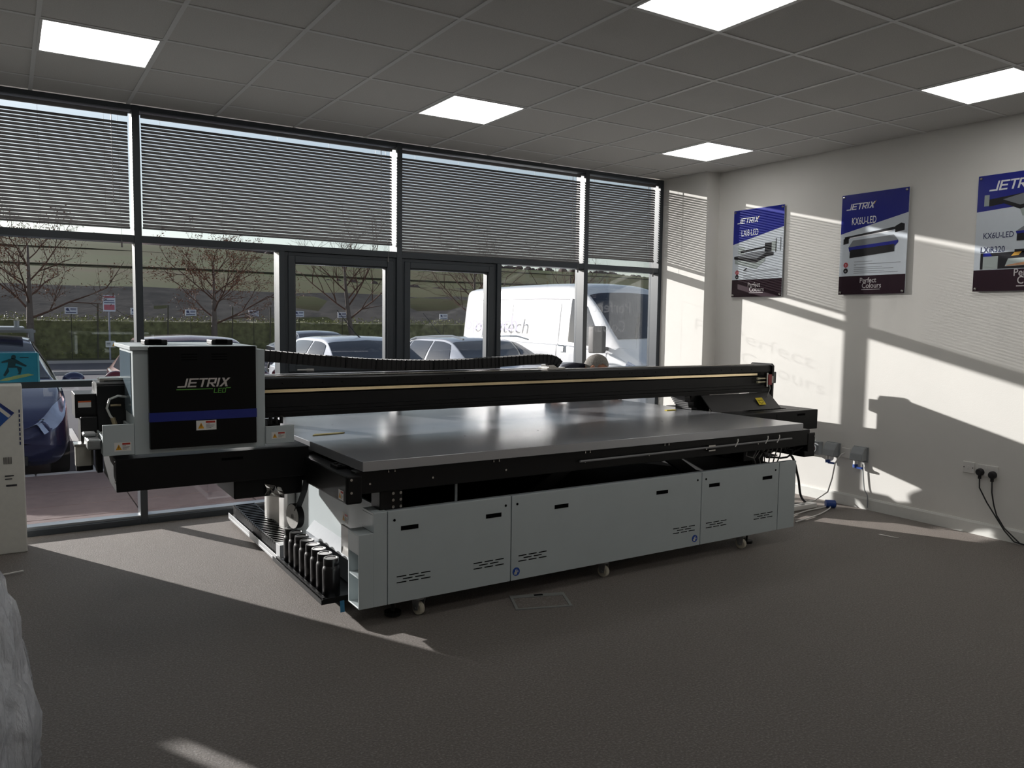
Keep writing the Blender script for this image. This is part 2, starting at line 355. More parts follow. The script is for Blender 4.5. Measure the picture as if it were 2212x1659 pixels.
def alu_mat():
    m = bpy.data.materials.new('brushed_aluminium_bed'); m.use_nodes = True; nt = m.node_tree; b = nt.nodes['Principled BSDF']
    tc = nt.nodes.new('ShaderNodeTexCoord'); mp = nt.nodes.new('ShaderNodeMapping'); mp.inputs['Scale'].default_value = (2, 240, 240)
    n = nt.nodes.new('ShaderNodeTexNoise'); n.inputs['Scale'].default_value = 1.0; n.inputs['Detail'].default_value = 5
    n2 = nt.nodes.new('ShaderNodeTexNoise'); n2.inputs['Scale'].default_value = 1.6; n2.inputs['Detail'].default_value = 3
    r = nt.nodes.new('ShaderNodeMapRange'); r.inputs['To Min'].default_value = 0.24; r.inputs['To Max'].default_value = 0.27
    c = nt.nodes.new('ShaderNodeValToRGB'); c.color_ramp.elements[0].color = lin((164, 166, 170))+(1,); c.color_ramp.elements[1].color = lin((172, 173, 176))+(1,)
    c.color_ramp.elements[0].position = .3; c.color_ramp.elements[1].position = .7
    nt.links.new(tc.outputs['Object'], mp.inputs['Vector']); nt.links.new(mp.outputs[0], n.inputs['Vector']); nt.links.new(tc.outputs['Object'], n2.inputs['Vector'])
    nt.links.new(n2.outputs['Fac'], r.inputs['Value']); nt.links.new(r.outputs[0], b.inputs['Roughness']); nt.links.new(n2.outputs['Fac'], c.inputs['Fac']); nt.links.new(c.outputs[0], b.inputs['Base Color'])
    bp = nt.nodes.new('ShaderNodeBump'); bp.inputs['Strength'].default_value = 0.06; bp.inputs['Distance'].default_value = 0.002; nt.links.new(n.outputs['Fac'], bp.inputs['Height']); nt.links.new(bp.outputs['Normal'], b.inputs['Normal'])
    b.inputs['Metallic'].default_value = 0.6
    return m
m_bed = alu_mat()
YF = -2.76
pr = thing('flatbed_printer', (2.3, -2.0, 0), 'large flatbed printer with grey cabinet, black gantry and aluminium bed', 'printer')
# --- bed
b = B(); b._add([(.655,YF,.802),(4.0,YF,.802),(3.90,-.74,.802),(.615,-.74,.802),(.655,YF,.853),(4.0,YF,.853),(3.90,-.74,.853),(.615,-.74,.853)],
                [(3,2,1,0),(4,5,6,7),(0,1,5,4),(1,2,6,5),(2,3,7,6),(3,0,4,7)])
bed = add('print_bed', b, m_bed, pr, bevel=.002, seg=1)
holes = B()
for ix in range(6):
    for iy in range(4): holes.cyl((1.0+ix*.54, -2.2+iy*.42, .8525), (1.0+ix*.54, -2.2+iy*.42, .8545), .006, n=8)
add('location_pins', holes, m_steel, bed)
# --- frame under the bed
fr = add('bed_frame_front', B().box(.63, 4.11, -2.735, -2.66, .685, .80), m_blk, pr, bevel=.004, seg=1)
scr = B()
for x in (.70, 1.05, 1.5, 2.05, 2.55, 3.05, 3.55): scr.cyl((x, -2.736, .735), (x, -2.742, .735), .006, n=8)
for x in (.80, .835, 1.42, 1.455, 2.05, 2.085, 2.68, 2.715): scr.cyl((x, -2.73, .788), (x, -2.742, .788), .004, n=6).cyl((x, -2.74, .788), (x, -2.74, .803), .003, n=6)
add('bolt_heads', scr, m_steel, fr)
sd = add('bed_frame_side', B().box(.575, .66, -2.745, -.9, .64, .785), m_blk, pr, bevel=.012, seg=3)
add('bolt_heads', B().cyl((.60,-2.745,.765),(.60,-2.75,.765),.007,n=8).cyl((.60,-2.745,.70),(.60,-2.75,.70),.007,n=8), m_steel, sd)
for y in (-1.55, -1.98, -2.5):
    add('bed_clamp', B().box(.60, .66, y-.05, y+.05, .785, .80).cyl((.62,y-.03,.80),(.62,y-.03,.806),.012,n=10).cyl((.62,y+.03,.80),(.62,y+.03,.806),.012,n=10), m_blk2, sd)
add('bed_frame_side', B().box(3.9, 4.0, -2.66, -.9, .66, .80), m_blk, pr, bevel=.005, seg=1)
add('bed_frame_rear', B().box(.66, 3.9, -.98, -.88, .66, .80), m_blk, pr)
for x in (1.6, 2.6, 3.3): add('bed_frame_rib', B().box(x-.03, x+.03, -2.66, -.98, .70, .80), m_blk, pr)
add('frame_corner_box', B().box(4.085, 4.165, -2.74, -2.2, .635, .775).box(4.05,4.165,-2.74,-2.2,.60,.64), m_blk, pr, bevel=.004, seg=1)
add('bolt_heads', B().cyl((4.15,-2.74,.75),(4.15,-2.746,.75),.006,n=8).cyl((4.15,-2.74,.69),(4.15,-2.746,.69),.006,n=8), m_steel, pr)
# air pipe and ties along the front of the frame
pipe = B().tube([(2.0,-2.755,.742),(2.6,-2.757,.744),(3.25,-2.757,.748),(3.88,-2.757,.752)], .007, 8)
add('air_pipe', pipe, mat('grey_air_hose', (140,140,142), .4, var=.02), pr)
for x in (3.32, 3.62, 3.74): add('cable_tie', B().tube([(x-.02,-2.762,.735),(x,-2.766,.77),(x+.008,-2.757,.785)], .004, 6), m_white, pr)
add('hinge', B().box(3.05,3.11,-2.763,-2.735,.752,.762).box(3.05,3.11,-2.763,-2.735,.722,.731), m_steel, pr)
cb = B()
for k in range(7):
    rr = random.Random(k); pts = []
    for q in range(9):
        a = q/8.0; pts.append((3.62+.45*a+.03*rr.uniform(-1,1), -2.68+.03*rr.uniform(-1,1), .78-.02*k-.06*math.sin(a*math.pi*(1+k%3))+.012*rr.uniform(-1,1)))
    cb.tube(pts, .007, 6)
add('cable_loops', cb, m_rubber, pr)
cb = B()
for k in range(6):
    x = 3.60+.045*k; cb.tube([(x,-2.66,.74),(x+.02,-2.70,.68),(x-.03+.01*k,-2.69,.62),(x+.03,-2.66,.57)], .005, 6)
cb.tube([(3.52,-2.68,.72),(3.48,-2.70,.65),(3.55,-2.7,.63),(3.62,-2.68,.70)], .005, 6)
add('cable_bundle', cb, mat('pale_cable_sheath', (120,118,116), .5, var=.1), pr)
add('valve_block', B().box(3.5,3.6,-2.66,-2.5,.60,.70).box(3.66,3.78,-2.6,-2.4,.55,.68).cyl((3.45,-2.55,.66),(3.45,-2.4,.66),.05), m_blk, pr, bevel=.004, seg=1)
add('connector_plate', B().box(3.79,3.93,-2.6,-2.55,.60,.607).box(3.81,3.85,-2.61,-2.55,.607,.65), m_gryd, pr)
# lifting posts and braces
def post(x):
    p = add('lifting_bracket', B().box(x,x+.125,-2.715,-2.6,.55,.70), m_blk, pr, bevel=.004, seg=1)
    q = B()
    for dx in (.07, .112):
        for z in (.60,.635,.67): q.cyl((x+dx,-2.715,z),(x+dx,-2.723,z),.008,n=8)
    add('bolt_heads', q, m_steel, p)
post(.764)
add('frame_rod', B().box(1.205,1.218,-2.70,-2.69,.50,.69), m_gryd, pr)
def brace(p0, p1, w):
    d = Vector(p1)-Vector(p0); L = d.length; dx = d.normalized(); M = Matrix((dx, Vector((0,1,0)), dx.cross(Vector((0,1,0))))).transposed()
    add('diagonal_brace', B().obox((Vector(p0)+Vector(p1))/2, (L, .03, w), M), m_blk, pr, bevel=.003, seg=1)
brace((1.82,-2.45,.47),(2.2,-2.45,.69),.075); brace((3.28,-2.45,.47),(2.92,-2.45,.69),.075)
add('rear_dark_screen', B().box(.8,3.25,-1.1,-1.06,.1,.70), m_blk, pr)  # black screen added behind the gap so the space under the bed stays dark
add('inner_side_panel', B().box(3.86,3.88,-2.14,-1.1,.1,.70).box(3.86,3.88,-2.70,-2.14,.1,.55), m_blk, pr)
add('dark_infill_box', B().box(.85,3.7,-2.55,-1.12,.12,.42), m_slot, pr)  # black box added inside the cabinet to darken the gap above the panels
led = add('status_lamp', B().box(1.52,1.57,-1.115,-1.105,.545,.552).cyl((1.535,-1.115,.52),(1.535,-1.105,.52),.006,n=8).cyl((1.56,-1.115,.52),(1.56,-1.105,.52),.004,n=8), mat('green_status_led', (150,220,40), .4, var=0, emit=2.5), pr)
# --- cabinet
for x0, x1 in ((.789, 1.524), (1.530, 2.995), (3.001, 3.754), (3.760, 3.938)):
    z0 = .107
    p = add('front_panel', B().box(x0, x1, YF, YF+.02, z0, .588), m_gry, pr, bevel=.0025, seg=2)
    if x1-x0 > .5:
        hs = (.86, 1.363) if x0 < 1 else ((1.82, 2.602) if x0 < 2 else (3.066, 3.586))
        for hx in hs: add('pull_slot', B().box(hx, hx+.098, YF-.0012, YF+.012, .482, .505), m_slot, p)
        vsx = (.837, 1.288) if x0 < 1 else ((1.577, 2.754) if x0 < 2 else (3.048, 3.51))
        for vx in vsx:
            v = B()
            for z, xs_ in ((.244,(0,.069,.138)),(.229,(.035,.104)),(.213,(0,.069,.138))):
                for q in xs_: v.box(vx+q, vx+q+.054, YF-.001, YF+.01, z-.0025, z+.0025)
            add('vent_slots', v, m_slot, p)
        scs = (x0+.035, x1-.035)
        for sx in scs: add('panel_lock', B().cyl((sx,YF+.005,.54),(sx,YF-.0015,.54),.007,n=10), m_slot, p)
add('gap_shade_strip', B().box(.778,3.935,YF+.0205,YF+.024,.11,.57), m_slot, pr)  # black strip added behind the seams to stand in for their shade
add('top_edge', B().box(.789,3.938,YF+.02,YF+.05,.575,.586), m_gryd, pr)
# blue pictogram stickers by the seams
for sx in (1.563, 2.948):
    s = add('round_sticker', B().cyl((sx,YF+.002,.156),(sx,YF-.0012,.156),.024,n=24), mat('blue_sticker', (24,70,160), .4, var=0), pr, label='blue round sticker with a white hand pictogram')
    Ms = frame_M((sx,YF-.0012,.156),(1,0,0),(0,0,1))
    flat('pictogram', [rect(-.013,.004,-.016,-.004), [(-.016,-.006),(-.004,.004),(.004,-.002),(-.006,-.012)], rect(.003,.006,-.004,.016), rect(.006,.016,-.004,-.001), rect(.008,.014,.004,.006), rect(-.006,-.001,.0,.012)], m_white, s, Ms, .0006)
# left end column with open pockets
col = thing('end_column', (.71, -2.69, .107), parent=pr)
add('column_shell', B().box(.712,.7845,YF,YF+.012,.107,.588).box(.634,.712,YF,YF+.012,.107,.487).box(.712,.789,YF+.012,-2.61,.576,.588).box(.712,.724,YF+.012,-2.61,.487,.576).box(.634,.712,YF+.012,-2.61,.479,.487)
    .box(.777,.789,YF+.012,-2.61,.107,.487).box(.634,.777,-2.622,-2.61,.107,.479).box(.634,.777,YF+.012,-2.622,.107,.115), m_gry, col, bevel=.0015, seg=1)
for z in (.385, .265): add('pocket_shelf', B().box(.636,.777,YF+.012,-2.622,z-.004,z+.004), m_gry, col)
add('pocket_face', B().box(.634,.640,YF+.012,-2.622,.39,.479), m_gry, col)
# left side of the cabinet with sloping fascia
sp = add('side_panel', B().box(.786,.80,-2.61,-1.1,.107,.588), m_gry, pr)
add('side_fascia', B().prism([(.79,.30),(.735,.235),(.735,.11),(.79,.11)], lambda u,v,d:(u,d,v), -2.61, -1.62), mat('pale_grey_gloss', (150,156,162), .18, var=.02), pr)
for y,z in ((-1.55,.53),(-2.48,.44)): add('pull_slot', B().box(.784,.79,y-.05,y+.05,z-.012,z+.012), m_slot, sp)
def warning(parent, M, w, h, kind=0):
    s = flat('warning_label', [rect(0,w,0,h)], m_white, parent, M, .0008)
    a = h*.62
    flat('warning_triangle', [[(w*.08,h*.16),(w*.08+a,h*.16),(w*.08+a/2,h*.78)]], m_yel, s, M, .0014)
    cx = w*.08+a/2
    flat('triangle_mark', [[(cx-.02*a,h*.62),(cx+.08*a,h*.62),(cx,h*.48),(cx+.08*a,h*.48),(cx-.06*a,h*.24),(cx-.02*a,h*.42),(cx-.08*a,h*.42)]], m_ink, s, M, .0018)
    flat('header_bar', [rect(w*.47,w*.94,h*.72,h*.92)], m_red, s, M, .0014)
    flat('print_lines', [rect(w*.48,w*q,h*(.58-.13*k),h*(.62-.13*k)) for k,q in enumerate((.68,.9,.84,.74))], m_ink, s, M, .0014)
    return s
warning(sd, frame_M((.574,-2.64,.655),(0,-1,0),(0,0,1)), .07, .05)
warning(sp, frame_M((.7855,-2.12,.40),(0,-1,0),(0,0,1)), .09, .055)
# casters
m_fork = mat('zinc_fork', (170,172,174), .3, .9, var=.05)
def caster(x, y):
    c = thing('caster', (x, y, 0), parent=pr)
    add('wheel', B().lathe([(.012,-.014),(.030,-.016),(.036,-.010),(.036,.010),(.030,.016),(.012,.014)], (x,y,.036), (1,.35,0), 20), m_wheel, c, smooth='auto')
    d = Vector((1,.35,0)).normalized(); n = Vector((-.35,1,0)).normalized()
    f = B()
    for s in (-1,1):
        o = Vector((x,y,0))+d*.021*s
        f.prism([(-.016,.030),(.016,.030),(.028,.088),(-.026,.088)], lambda u,v,q,o=o,s=s: o + n*u + Vector((0,0,v)) + d*(q*s), 0, .004)
        f.cyl(o+Vector((0,0,.036)), o+d*.008*s+Vector((0,0,.036)), .009, n=10)
    f.cyl((x,y,.086),(x,y,.11),.03,n=14)
    add('fork', f, m_fork, c)
for x in (.99, 2.24, 3.46): caster(x, -2.70)
for x in (.99, 2.24, 3.46): caster(x, -1.2)
add('levelling_foot', B().cyl((.86,-2.66,.012),(.86,-2.66,.03),.045,n=20).cyl((.86,-2.66,.03),(.86,-2.66,.12),.012), m_blk, pr)
add('levelling_foot', B().cyl((3.58,-2.64,.012),(3.58,-2.64,.03),.045,n=20).cyl((3.58,-2.64,.03),(3.58,-2.64,.12),.012), m_blk, pr)
add('base_plate', B().box(.85,3.75,-2.73,-1.1,.108,.13), m_slot, pr)
# --- gantry beam
def beam(u, v, d): return (d, u, v)
prof = [(-1.77,.972),(-1.77,1.005),(-1.762,1.008),(-1.762,1.03),(-1.77,1.033),(-1.77,1.108),(-1.75,1.112),(-1.75,1.142),(-1.77,1.146),(-1.77,1.196),(-1.76,1.204),(-1.56,1.204),(-1.55,1.196),(-1.55,.972)]
gb = add('gantry_beam', B().prism(prof, beam, -.42, 4.83), m_blk, pr)
add('linear_rail', B().box(-.38,4.66,-1.768,-1.75,1.116,1.138), mat('polished_gold_steel', (214,196,160), .16, 1.0, var=.03), pr, bevel=.002, seg=1)
add('linear_rail', B().box(-.38,4.70,-1.70,-1.67,1.204,1.212), m_steel, pr, bevel=.002, seg=1)
add('beam_scale', B().box(.5,4.72,-1.7705,-1.769,.978,.996), m_blk2, gb)
hb = B()
for k in range(34): hb.cyl((.55+k*.122,-1.7695,1.172),(.55+k*.122,-1.7715,1.172),.004,n=6)
add('rail_bolts', hb, m_slot, gb)
def rrect(y0,y1,z0,z1,c): return [(y0+c,z0),(y1-c,z0),(y1,z0+c),(y1,z1-c),(y1-c,z1),(y0+c,z1),(y0,z1-c),(y0,z0+c)]
ep = add('end_plate', B().prism(rrect(-1.785,-1.535,.83,1.217,.02), beam, 4.83, 4.852), m_blk, pr)
add('end_motor', B().box(4.852,4.94,-1.74,-1.62,1.04,1.14), mat('dark_grey_cast', (62,62,64), .5, var=.05), pr, bevel=.005, seg=1)
bs = B()
for z in (1.062,1.092): bs.cyl((4.62,-1.80,z),(4.66,-1.80,z),.011,.007,n=10).cyl((4.66,-1.80,z),(4.72,-1.80,z),.006,n=8)
add('buffer_stops', bs, mat('cream_rubber', (208,200,170), .5, var=.03), ep)
add('limit_switch', B().box(4.75,4.79,-1.815,-1.785,1.035,1.125), mat('red_switch_plastic', (150,30,34), .4, var=.04), ep)
add('switch_bracket', B().box(4.73,4.75,-1.81,-1.78,1.02,1.14).box(4.79,4.83,-1.80,-1.785,1.05,1.11), m_steel, ep)
add('switch_wire', B().tube([(4.77,-1.81,1.035),(4.765,-1.82,1.0),(4.75,-1.815,.96),(4.745,-1.81,.93)], .003, 6), m_white, ep)
# sloping apron and right hand housing
ap = add('apron', B().prism([(-1.775,.968),(-1.765,.968),(-1.90,.842),(-1.915,.842)], beam, 3.98, 4.80), mat('charcoal_apron', (44,43,44), .5, var=.03), pr)
rb = add('service_housing', B().box(4.06,5.05,-2.1,-1.28,.672,.838), m_blk, pr, bevel=.004, seg=1)
vv = B()
for k in range(14): vv.box(4.35+k*.035,4.37+k*.035,-1.95,-1.80,.8375,.8395)
add('vent_slots', vv, m_slot, rb)
add('lid_seam', B().box(4.52,4.523,-2.1012,-2.09,.69,.82).box(4.2,4.9,-2.02,-2.017,.8375,.8392), m_slot, rb)
add('pull_slot', B().box(4.78,4.88,-2.1015,-2.09,.795,.812), m_slot, rb)
add('gantry_foot', B().box(3.9,4.12,-1.74,-1.56,.66,.98), m_blk, pr, bevel=.006, seg=1)
cbx = B()
for k in range(9): cbx.box(3.80+.022*k*.6,3.86+.014*k,-1.77+.01*(k%3),-1.6,.955-.016*k,.968-.016*k)
add('foot_brush', cbx, m_rubber, pr)
sn = add('sticky_note', B().obox((4.60,-1.862,.905),(.085,.0015,.075),Matrix.Rotation(-.75,3,'X')), mat('yellow_paper', (224,200,40), .7, var=.02), pr, label='yellow paper note with a scribble')
Mn = Matrix.Translation((4.60,-1.862,.905)) @ Matrix.Rotation(-.75,4,'X')
sq = B()
for a in ([(-.03,.012),(-.015,.0),(.0,.008),(.03,.006)],[(-.03,-.008),(-.012,-.022),(.012,-.02),(.03,-.002)]):
    sq.tube([Mn @ Vector((u,-.002,v)) for u,v in a], .002, 4)
add('scribble', sq, m_ink, sn)
add('bed_tag', B().box(3.66,3.76,-1.72,-1.69,.854,.858), MATS['yellow_paper'], pr)
add('bed_tag', B().prism([(.42,.0),(.62,.02),(.64,.05),(.45,.05)], lambda u,v,d:(u+.3,-1.80+v,d), .8535, .858), mat('yellow_ribbon', (150,138,84), .6, var=.05), pr)
# --- left extension tray, foot
tr = add('extension_tray', B().prism([(-2.1,.68),(-2.1,.845),(-1.5,.845),(-1.5,.68)], beam, -.372, .60), m_blk, pr, bevel=.003, seg=1)
add('bolt_heads', B().cyl((-.372,-2.08,.83),(-.377,-2.08,.83),.006,n=8).cyl((-.372,-2.08,.73),(-.377,-2.08,.73),.006,n=8), m_steel, tr)
add('pull_slot', B().box(.13,.24,-2.1012,-2.09,.80,.813), m_slot, tr)
add('gantry_foot', B().box(.20,.575,-2.06,-1.3,.575,.69), m_blk, pr, bevel=.006, seg=1)
add('foil_tag', B().grid([[(.36+.02*i+.01*math.sin(i+j), -2.068-.012*math.sin(i*1.3+j), .648-.02*j-.006*i) for j in range(4)] for i in range(6)]), m_steel, pr)
# flat strap hanging down to a coil
stp = thing('strap_coil', (.55,-2.0,.36), parent=pr)
sb = B(); P = [(.575,-2.13,.66),(.57,-2.11,.60),(.56,-2.06,.52),(.552,-2.03,.47)]
for i in range(len(P)-1):
    a, c = Vector(P[i]), Vector(P[i+1]); t = Vector((.98,.2,0)).normalized()*.018; nn = Vector((0,.0,.0))
    q = (c-a).cross(t).normalized()*.002
    sb._add([a-t-q,a+t-q,c+t-q,c-t-q,a-t+q,a+t+q,c+t+q,c-t+q],[(3,2,1,0),(4,5,6,7),(0,1,5,4),(1,2,6,5),(2,3,7,6),(3,0,4,7)])
add('strap', sb, m_rubber, stp)
add('coil', B().lathe([(.012,-.018),(.072,-.018),(.072,.018),(.012,.018),(.012,-.018)], (.55,-2.0,.432), (-.98,-.2,0), 28), m_rubber, stp, smooth='auto')
rg = B()
for k in range(5): rg.lathe([(.015+.011*k,.0182),(.025+.011*k,.0182),(.025+.011*k,.0190),(.015+.011*k,.0190),(.015+.011*k,.0182)], (.55,-2.0,.432), (-.98,-.2,0), 24)
add('sunlit_coil_turns', rg, mat('sunlit_strap_edge', (200,198,194), .6, var=.1), stp)  # pale ring colour paints the sunlit face of the black coil
# white curved cable guide behind the foot
gw = B(); rows = []
for z in (.05,.60): rows.append([(.84+.13*math.sin(a), -.78-.13*math.cos(a), z) for a in [(-2.2+4.4*k/20) for k in range(21)]])
gw.grid(rows); add('cable_guide', gw, mat('white_satin_guide', (216,214,210), .3, .35, var=.02), pr, smooth=True, fix=False)
add('guide_panel', B().box(.73,.78,-1.25,-1.05,.10,.50), MATS['white_satin_guide'], pr, bevel=.003, seg=1)
# --- gantry side drag chain lying in its floor tray
fc = thing('floor_cable_chain', (.66,-1.0,.03), parent=pr)
add('chain_tray', B().box(.575,.76,-1.58,-.25,.03,.045).box(.575,.58,-1.58,-.25,.045,.075).box(.58,.755,-1.585,-1.50,.045,.15), mat('pale_grey_tray', (196,198,200), .35, var=.02), fc, bevel=.001, seg=1)
lk = None
for k in range(26):
    y = -1.47+k*.044
    if lk is None:
        lb = B().box(.59,.60,y-.021,y+.021,.05,.135).box(.735,.745,y-.021,y+.021,.05,.135).box(.60,.735,y-.008,y+.008,.125,.137).cyl((.588,y,.128),(.604,y,.128),.008,n=8)
        lk = add('chain_link', lb, m_blk2, fc); base = WL[lk.name].copy()
    else: dup_part(lk, fc, base+Vector((0,k*.044,.02*max(0,(k-12))/14)))
# --- carriage
ca = thing('print_carriage', (.04,-1.8,.85), parent=pr)
YC = -2.10
add('front_frame', B().box(-.285,.36,YC,YC+.02,.862,1.385).box(-.285,-.265,YC+.02,-1.56,.875,1.385).box(.34,.36,YC+.02,-1.45,.875,1.385), m_gry, ca, bevel=.002, seg=1)
add('top_plate', B().box(-.30,.315,YC-.02,-1.45,1.385,1.405), m_gry, ca, bevel=.002, seg=1)
add('side_window', B().box(-.289,-.285,-2.03,-1.60,1.06,1.37), mat('blue_grey_acrylic', (120,136,146), .12, var=.02), ca)
cv = add('front_cover', B().box(-.218,.305,YC-.035,YC,.889,1.404), m_blk2, ca, bevel=.003, seg=2)
add('blue_band', B().box(-.2195,.3065,YC-.0365,YC-.002,1.027,1.073), m_blue, cv)
for vx in (-.067,.08):
    v = B()
    for k in range(3): v.box(vx,vx+.078,YC-.036,YC-.03,1.362-.014*k,1.366-.014*k)
    add('vent_slots', v, m_slot, cv)
Mc = frame_M((-.088,YC-.0352,1.196),(1,0,0),(0,0,1))
jetrix('logo_letters', mat('chrome_lettering', (214,208,204), .3, .35, var=.12, scale=60), cv, Mc, .262, .045)
m_green = mat('green_print', (98,172,66), .5, var=0)
flat('logo_underline', [rect(-.004,.172,-.0125,-.0085), rect(.238,.262,-.0095,-.0055)], m_green, cv, Mc, .0009)
def led_strokes():
    k, h = .0034, .025; o = []
    def L(x): return [rect(x,x+k,0,h), rect(x+k,x+.017,0,k)]
    o += L(.176); x=.196; o += [rect(x,x+k,0,h), rect(x+k,x+.018,0,k), rect(x+k,x+.016,h*.45,h*.45+k), rect(x+k,x+.018,h-k,h)]
    x=.217; o += [rect(x,x+k,0,h), rect(x+k,x+.016,0,k), rect(x+k,x+.016,h-k,h), rect(x+.0145,x+.018,k*.6,h-k*.6)]
    return [[(u+v*.16, v-.033) for u,v in p] for p in o]
flat('led_letters', led_strokes(), m_green, cv, Mc, .0009)
warning(cv, frame_M((0.0,YC-.0352,.973),(1,0,0),(0,0,1)), .099, .05)
for x0, x1 in ((-.208,-.096),(.124,.236)):
    t = add('top_handle', B().box(x0,x1,-1.93,-1.80,1.405,1.432), m_blk, ca, bevel=.006, seg=2)
    add('handle_inset', B().box(x0+.02,x1-.03,-1.932,-1.80,1.412,1.434), m_slot, t)
lt = add('left_tray', B().box(-.427,-.287,YC-.01,YC+.008,.868,1.02).box(-.427,-.418,YC+.008,-1.62,.868,.96).box(-.418,-.287,YC+.008,-1.62,.868,.88).box(-.30,-.287,YC+.008,-1.62,.88,1.0), m_gry, ca, bevel=.0015, seg=1)
warning(lt, frame_M((-.378,YC-.0105,.888),(1,0,0),(0,0,1)), .076, .044)
rt = add('right_tray', B().box(.36,.514,YC-.01,YC+.008,.873,.968).box(.505,.514,YC+.008,-1.9,.873,.93).box(.36,.505,YC+.008,-1.9,.873,.885), m_gry, ca, bevel=.0015, seg=1)
warning(rt, frame_M((.39,YC-.0105,.899),(1,0,0),(0,0,1)), .076, .037)
add('tray_bed', B().box(-.417,-.30,YC+.01,-1.62,.885,.93), m_rubber, ca)
add('right_fittings', B().box(.40,.47,-2.0,-1.9,.93,.985).cyl((.41,-2.02,.97),(.41,-2.02,1.01),.01).cyl((.44,-2.02,.97),(.44,-2.02,1.01),.01).cyl((.47,-2.02,.97),(.47,-2.02,1.01),.01), m_blk, ca)
# left end of the gantry: motor, boxes, hoses
ge = thing('drive_end', (-.45,-1.7,.76), parent=pr)
db = add('drive_box', B().box(-.52,-.36,-1.74,-1.5,1.02,1.145), m_blk, ge, bevel=.003, seg=1)
flat('warning_label', [rect(0,.06,0,.034)], m_white, db, frame_M((-.505,-1.741,1.075),(1,0,0),(0,0,1)), .0008)
flat('header_bar', [rect(0,.06,.026,.034)], m_org, db, frame_M((-.505,-1.741,1.075),(1,0,0),(0,0,1)), .0013)
add('end_housing', B().box(-.42,-.22,-1.78,-1.5,.93,1.19), m_blk, ge, bevel=.003, seg=1)
add('drive_column', B().box(-.50,-.42,-1.80,-1.62,.86,1.03), m_blk, ge, bevel=.004, seg=1)
add('motor', B().prism(rrect(-.535,-.455,-1.94,-1.86,.012), lambda u,v,d:(u,v,d), .80, .90), m_beige, ge)
add('motor_cap', B().prism(rrect(-.532,-.458,-1.937,-1.863,.012), lambda u,v,d:(u,v,d), .775, .80), m_blk, ge)
add('motor_flange', B().box(-.54,-.45,-1.945,-1.84,.90,.912), m_steel, ge)
add('slide_block', B().box(-.49,-.43,-2.06,-1.86,.895,.945).box(-.50,-.44,-1.95,-1.86,.945,.965), mat('light_cast_alloy', (150,152,152), .4, .6, var=.06), ge, bevel=.006, seg=1)
add('slide_arm', B().box(-.445,-.42,-2.0,-1.9,.77,.90), m_blk, ge)
add('clear_hose', B().tube([(-.28,-1.84,1.13),(-.33,-1.86,1.14),(-.37,-1.87,1.125),(-.385,-1.88,1.08),(-.37,-1.885,1.04),(-.355,-1.89,1.02)], .006, 8), mat('milky_hose', (196,196,190), .3, var=.04), ge, smooth=True)
add('hose_fitting', B().cyl((-.36,-1.887,1.03),(-.35,-1.892,.995),.012,n=10).cyl((-.355,-1.89,.98),(-.352,-1.89,.94),.022,n=12).cyl((-.36,-1.80,1.085),(-.31,-1.80,1.085),.006,n=8), mat('tan_brass_fitting', (150,136,108), .4, .5, var=.1), ge)
add('clear_hose', B().tube([(-.36,-1.88,.96),(-.42,-1.87,.94),(-.47,-1.86,.925)], .006, 8).tube([(-.35,-1.86,.965),(-.42,-1.85,.95),(-.46,-1.84,.93)], .005, 8), MATS['milky_hose'], ge, smooth=True)
# cover glass rail behind left of carriage
add('top_rail', B().box(-.40,-.285,-1.70,-1.66,1.205,1.222).box(-.40,-.285,-1.62,-1.58,1.205,1.222), m_steel, ge)
# --- overhead cable chain from carriage to beam
oc = thing('overhead_cable_chain', (1.6,-1.62,1.21), parent=pr)
path = [(.36,1.335),(.50,1.327),(.8,1.297),(1.1,1.272),(1.4,1.257),(1.7,1.254),(2.0,1.262),(2.3,1.276),(2.48,1.283),(2.56,1.276),(2.61,1.25),(2.625,1.222)]
P = [Vector((x,0,z)) for x,z in path]
def cr(P, t):
    n = len(P)-1; k = min(int(t), n-1); f = t-k
    p0, p1, p2, p3 = P[max(k-1,0)], P[k], P[k+1], P[min(k+2,n)]
    return 0.5*((2*p1)+(p2-p0)*f+(2*p0-5*p1+4*p2-p3)*f*f+(3*p1-p0-3*p2+p3)*f*f*f)
fine = [cr(P, i*(len(P)-1)/600.0) for i in range(601)]
lens = [0]
for a, c in zip(fine, fine[1:]): lens.append(lens[-1]+(c-a).length)
me0 = None; pitch = .034; nlk = int(lens[-1]/pitch)
for k in range(nlk):
    s = (k+.5)*pitch; i = next(j for j in range(len(lens)) if lens[j] >= s); i = max(1, i)
    d = (fine[min(i+2,600)]-fine[max(i-2,0)]).normalized(); c = fine[i]
    if me0 is None:
        lb = B().box(-.0165,.0165,-.05,.05,-.033,.033).box(-.010,.010,-.053,.053,-.026,.030).box(-.0135,-.0065,-.048,.048,.031,.0365)
        me0 = add('chain_link', lb, m_rubber, oc); off = WL[me0.name].copy(); o = me0
    else: o = me0.copy(); COL.objects.link(o)
    o.rotation_mode = 'XYZ'; ang = math.atan2(d.z, d.x)
    Rm = Matrix.Rotation(-ang, 3, 'Y'); o.rotation_euler = (0, -ang, 0)
    wl = Vector((c.x, -1.63, c.z)) + Rm @ off
    WL[o.name] = wl; o.location = wl - WL[oc.name]
add('chain_bracket', B().box(2.50,2.66,-1.69,-1.57,1.204,1.222).box(2.52,2.60,-1.68,-1.58,1.222,1.24), m_steel, oc)
add('chain_shelf', B().box(.40,2.5,-1.60,-1.56,1.204,1.214), mat('white_chain_shelf', (200,200,205), .3, var=.02), oc)
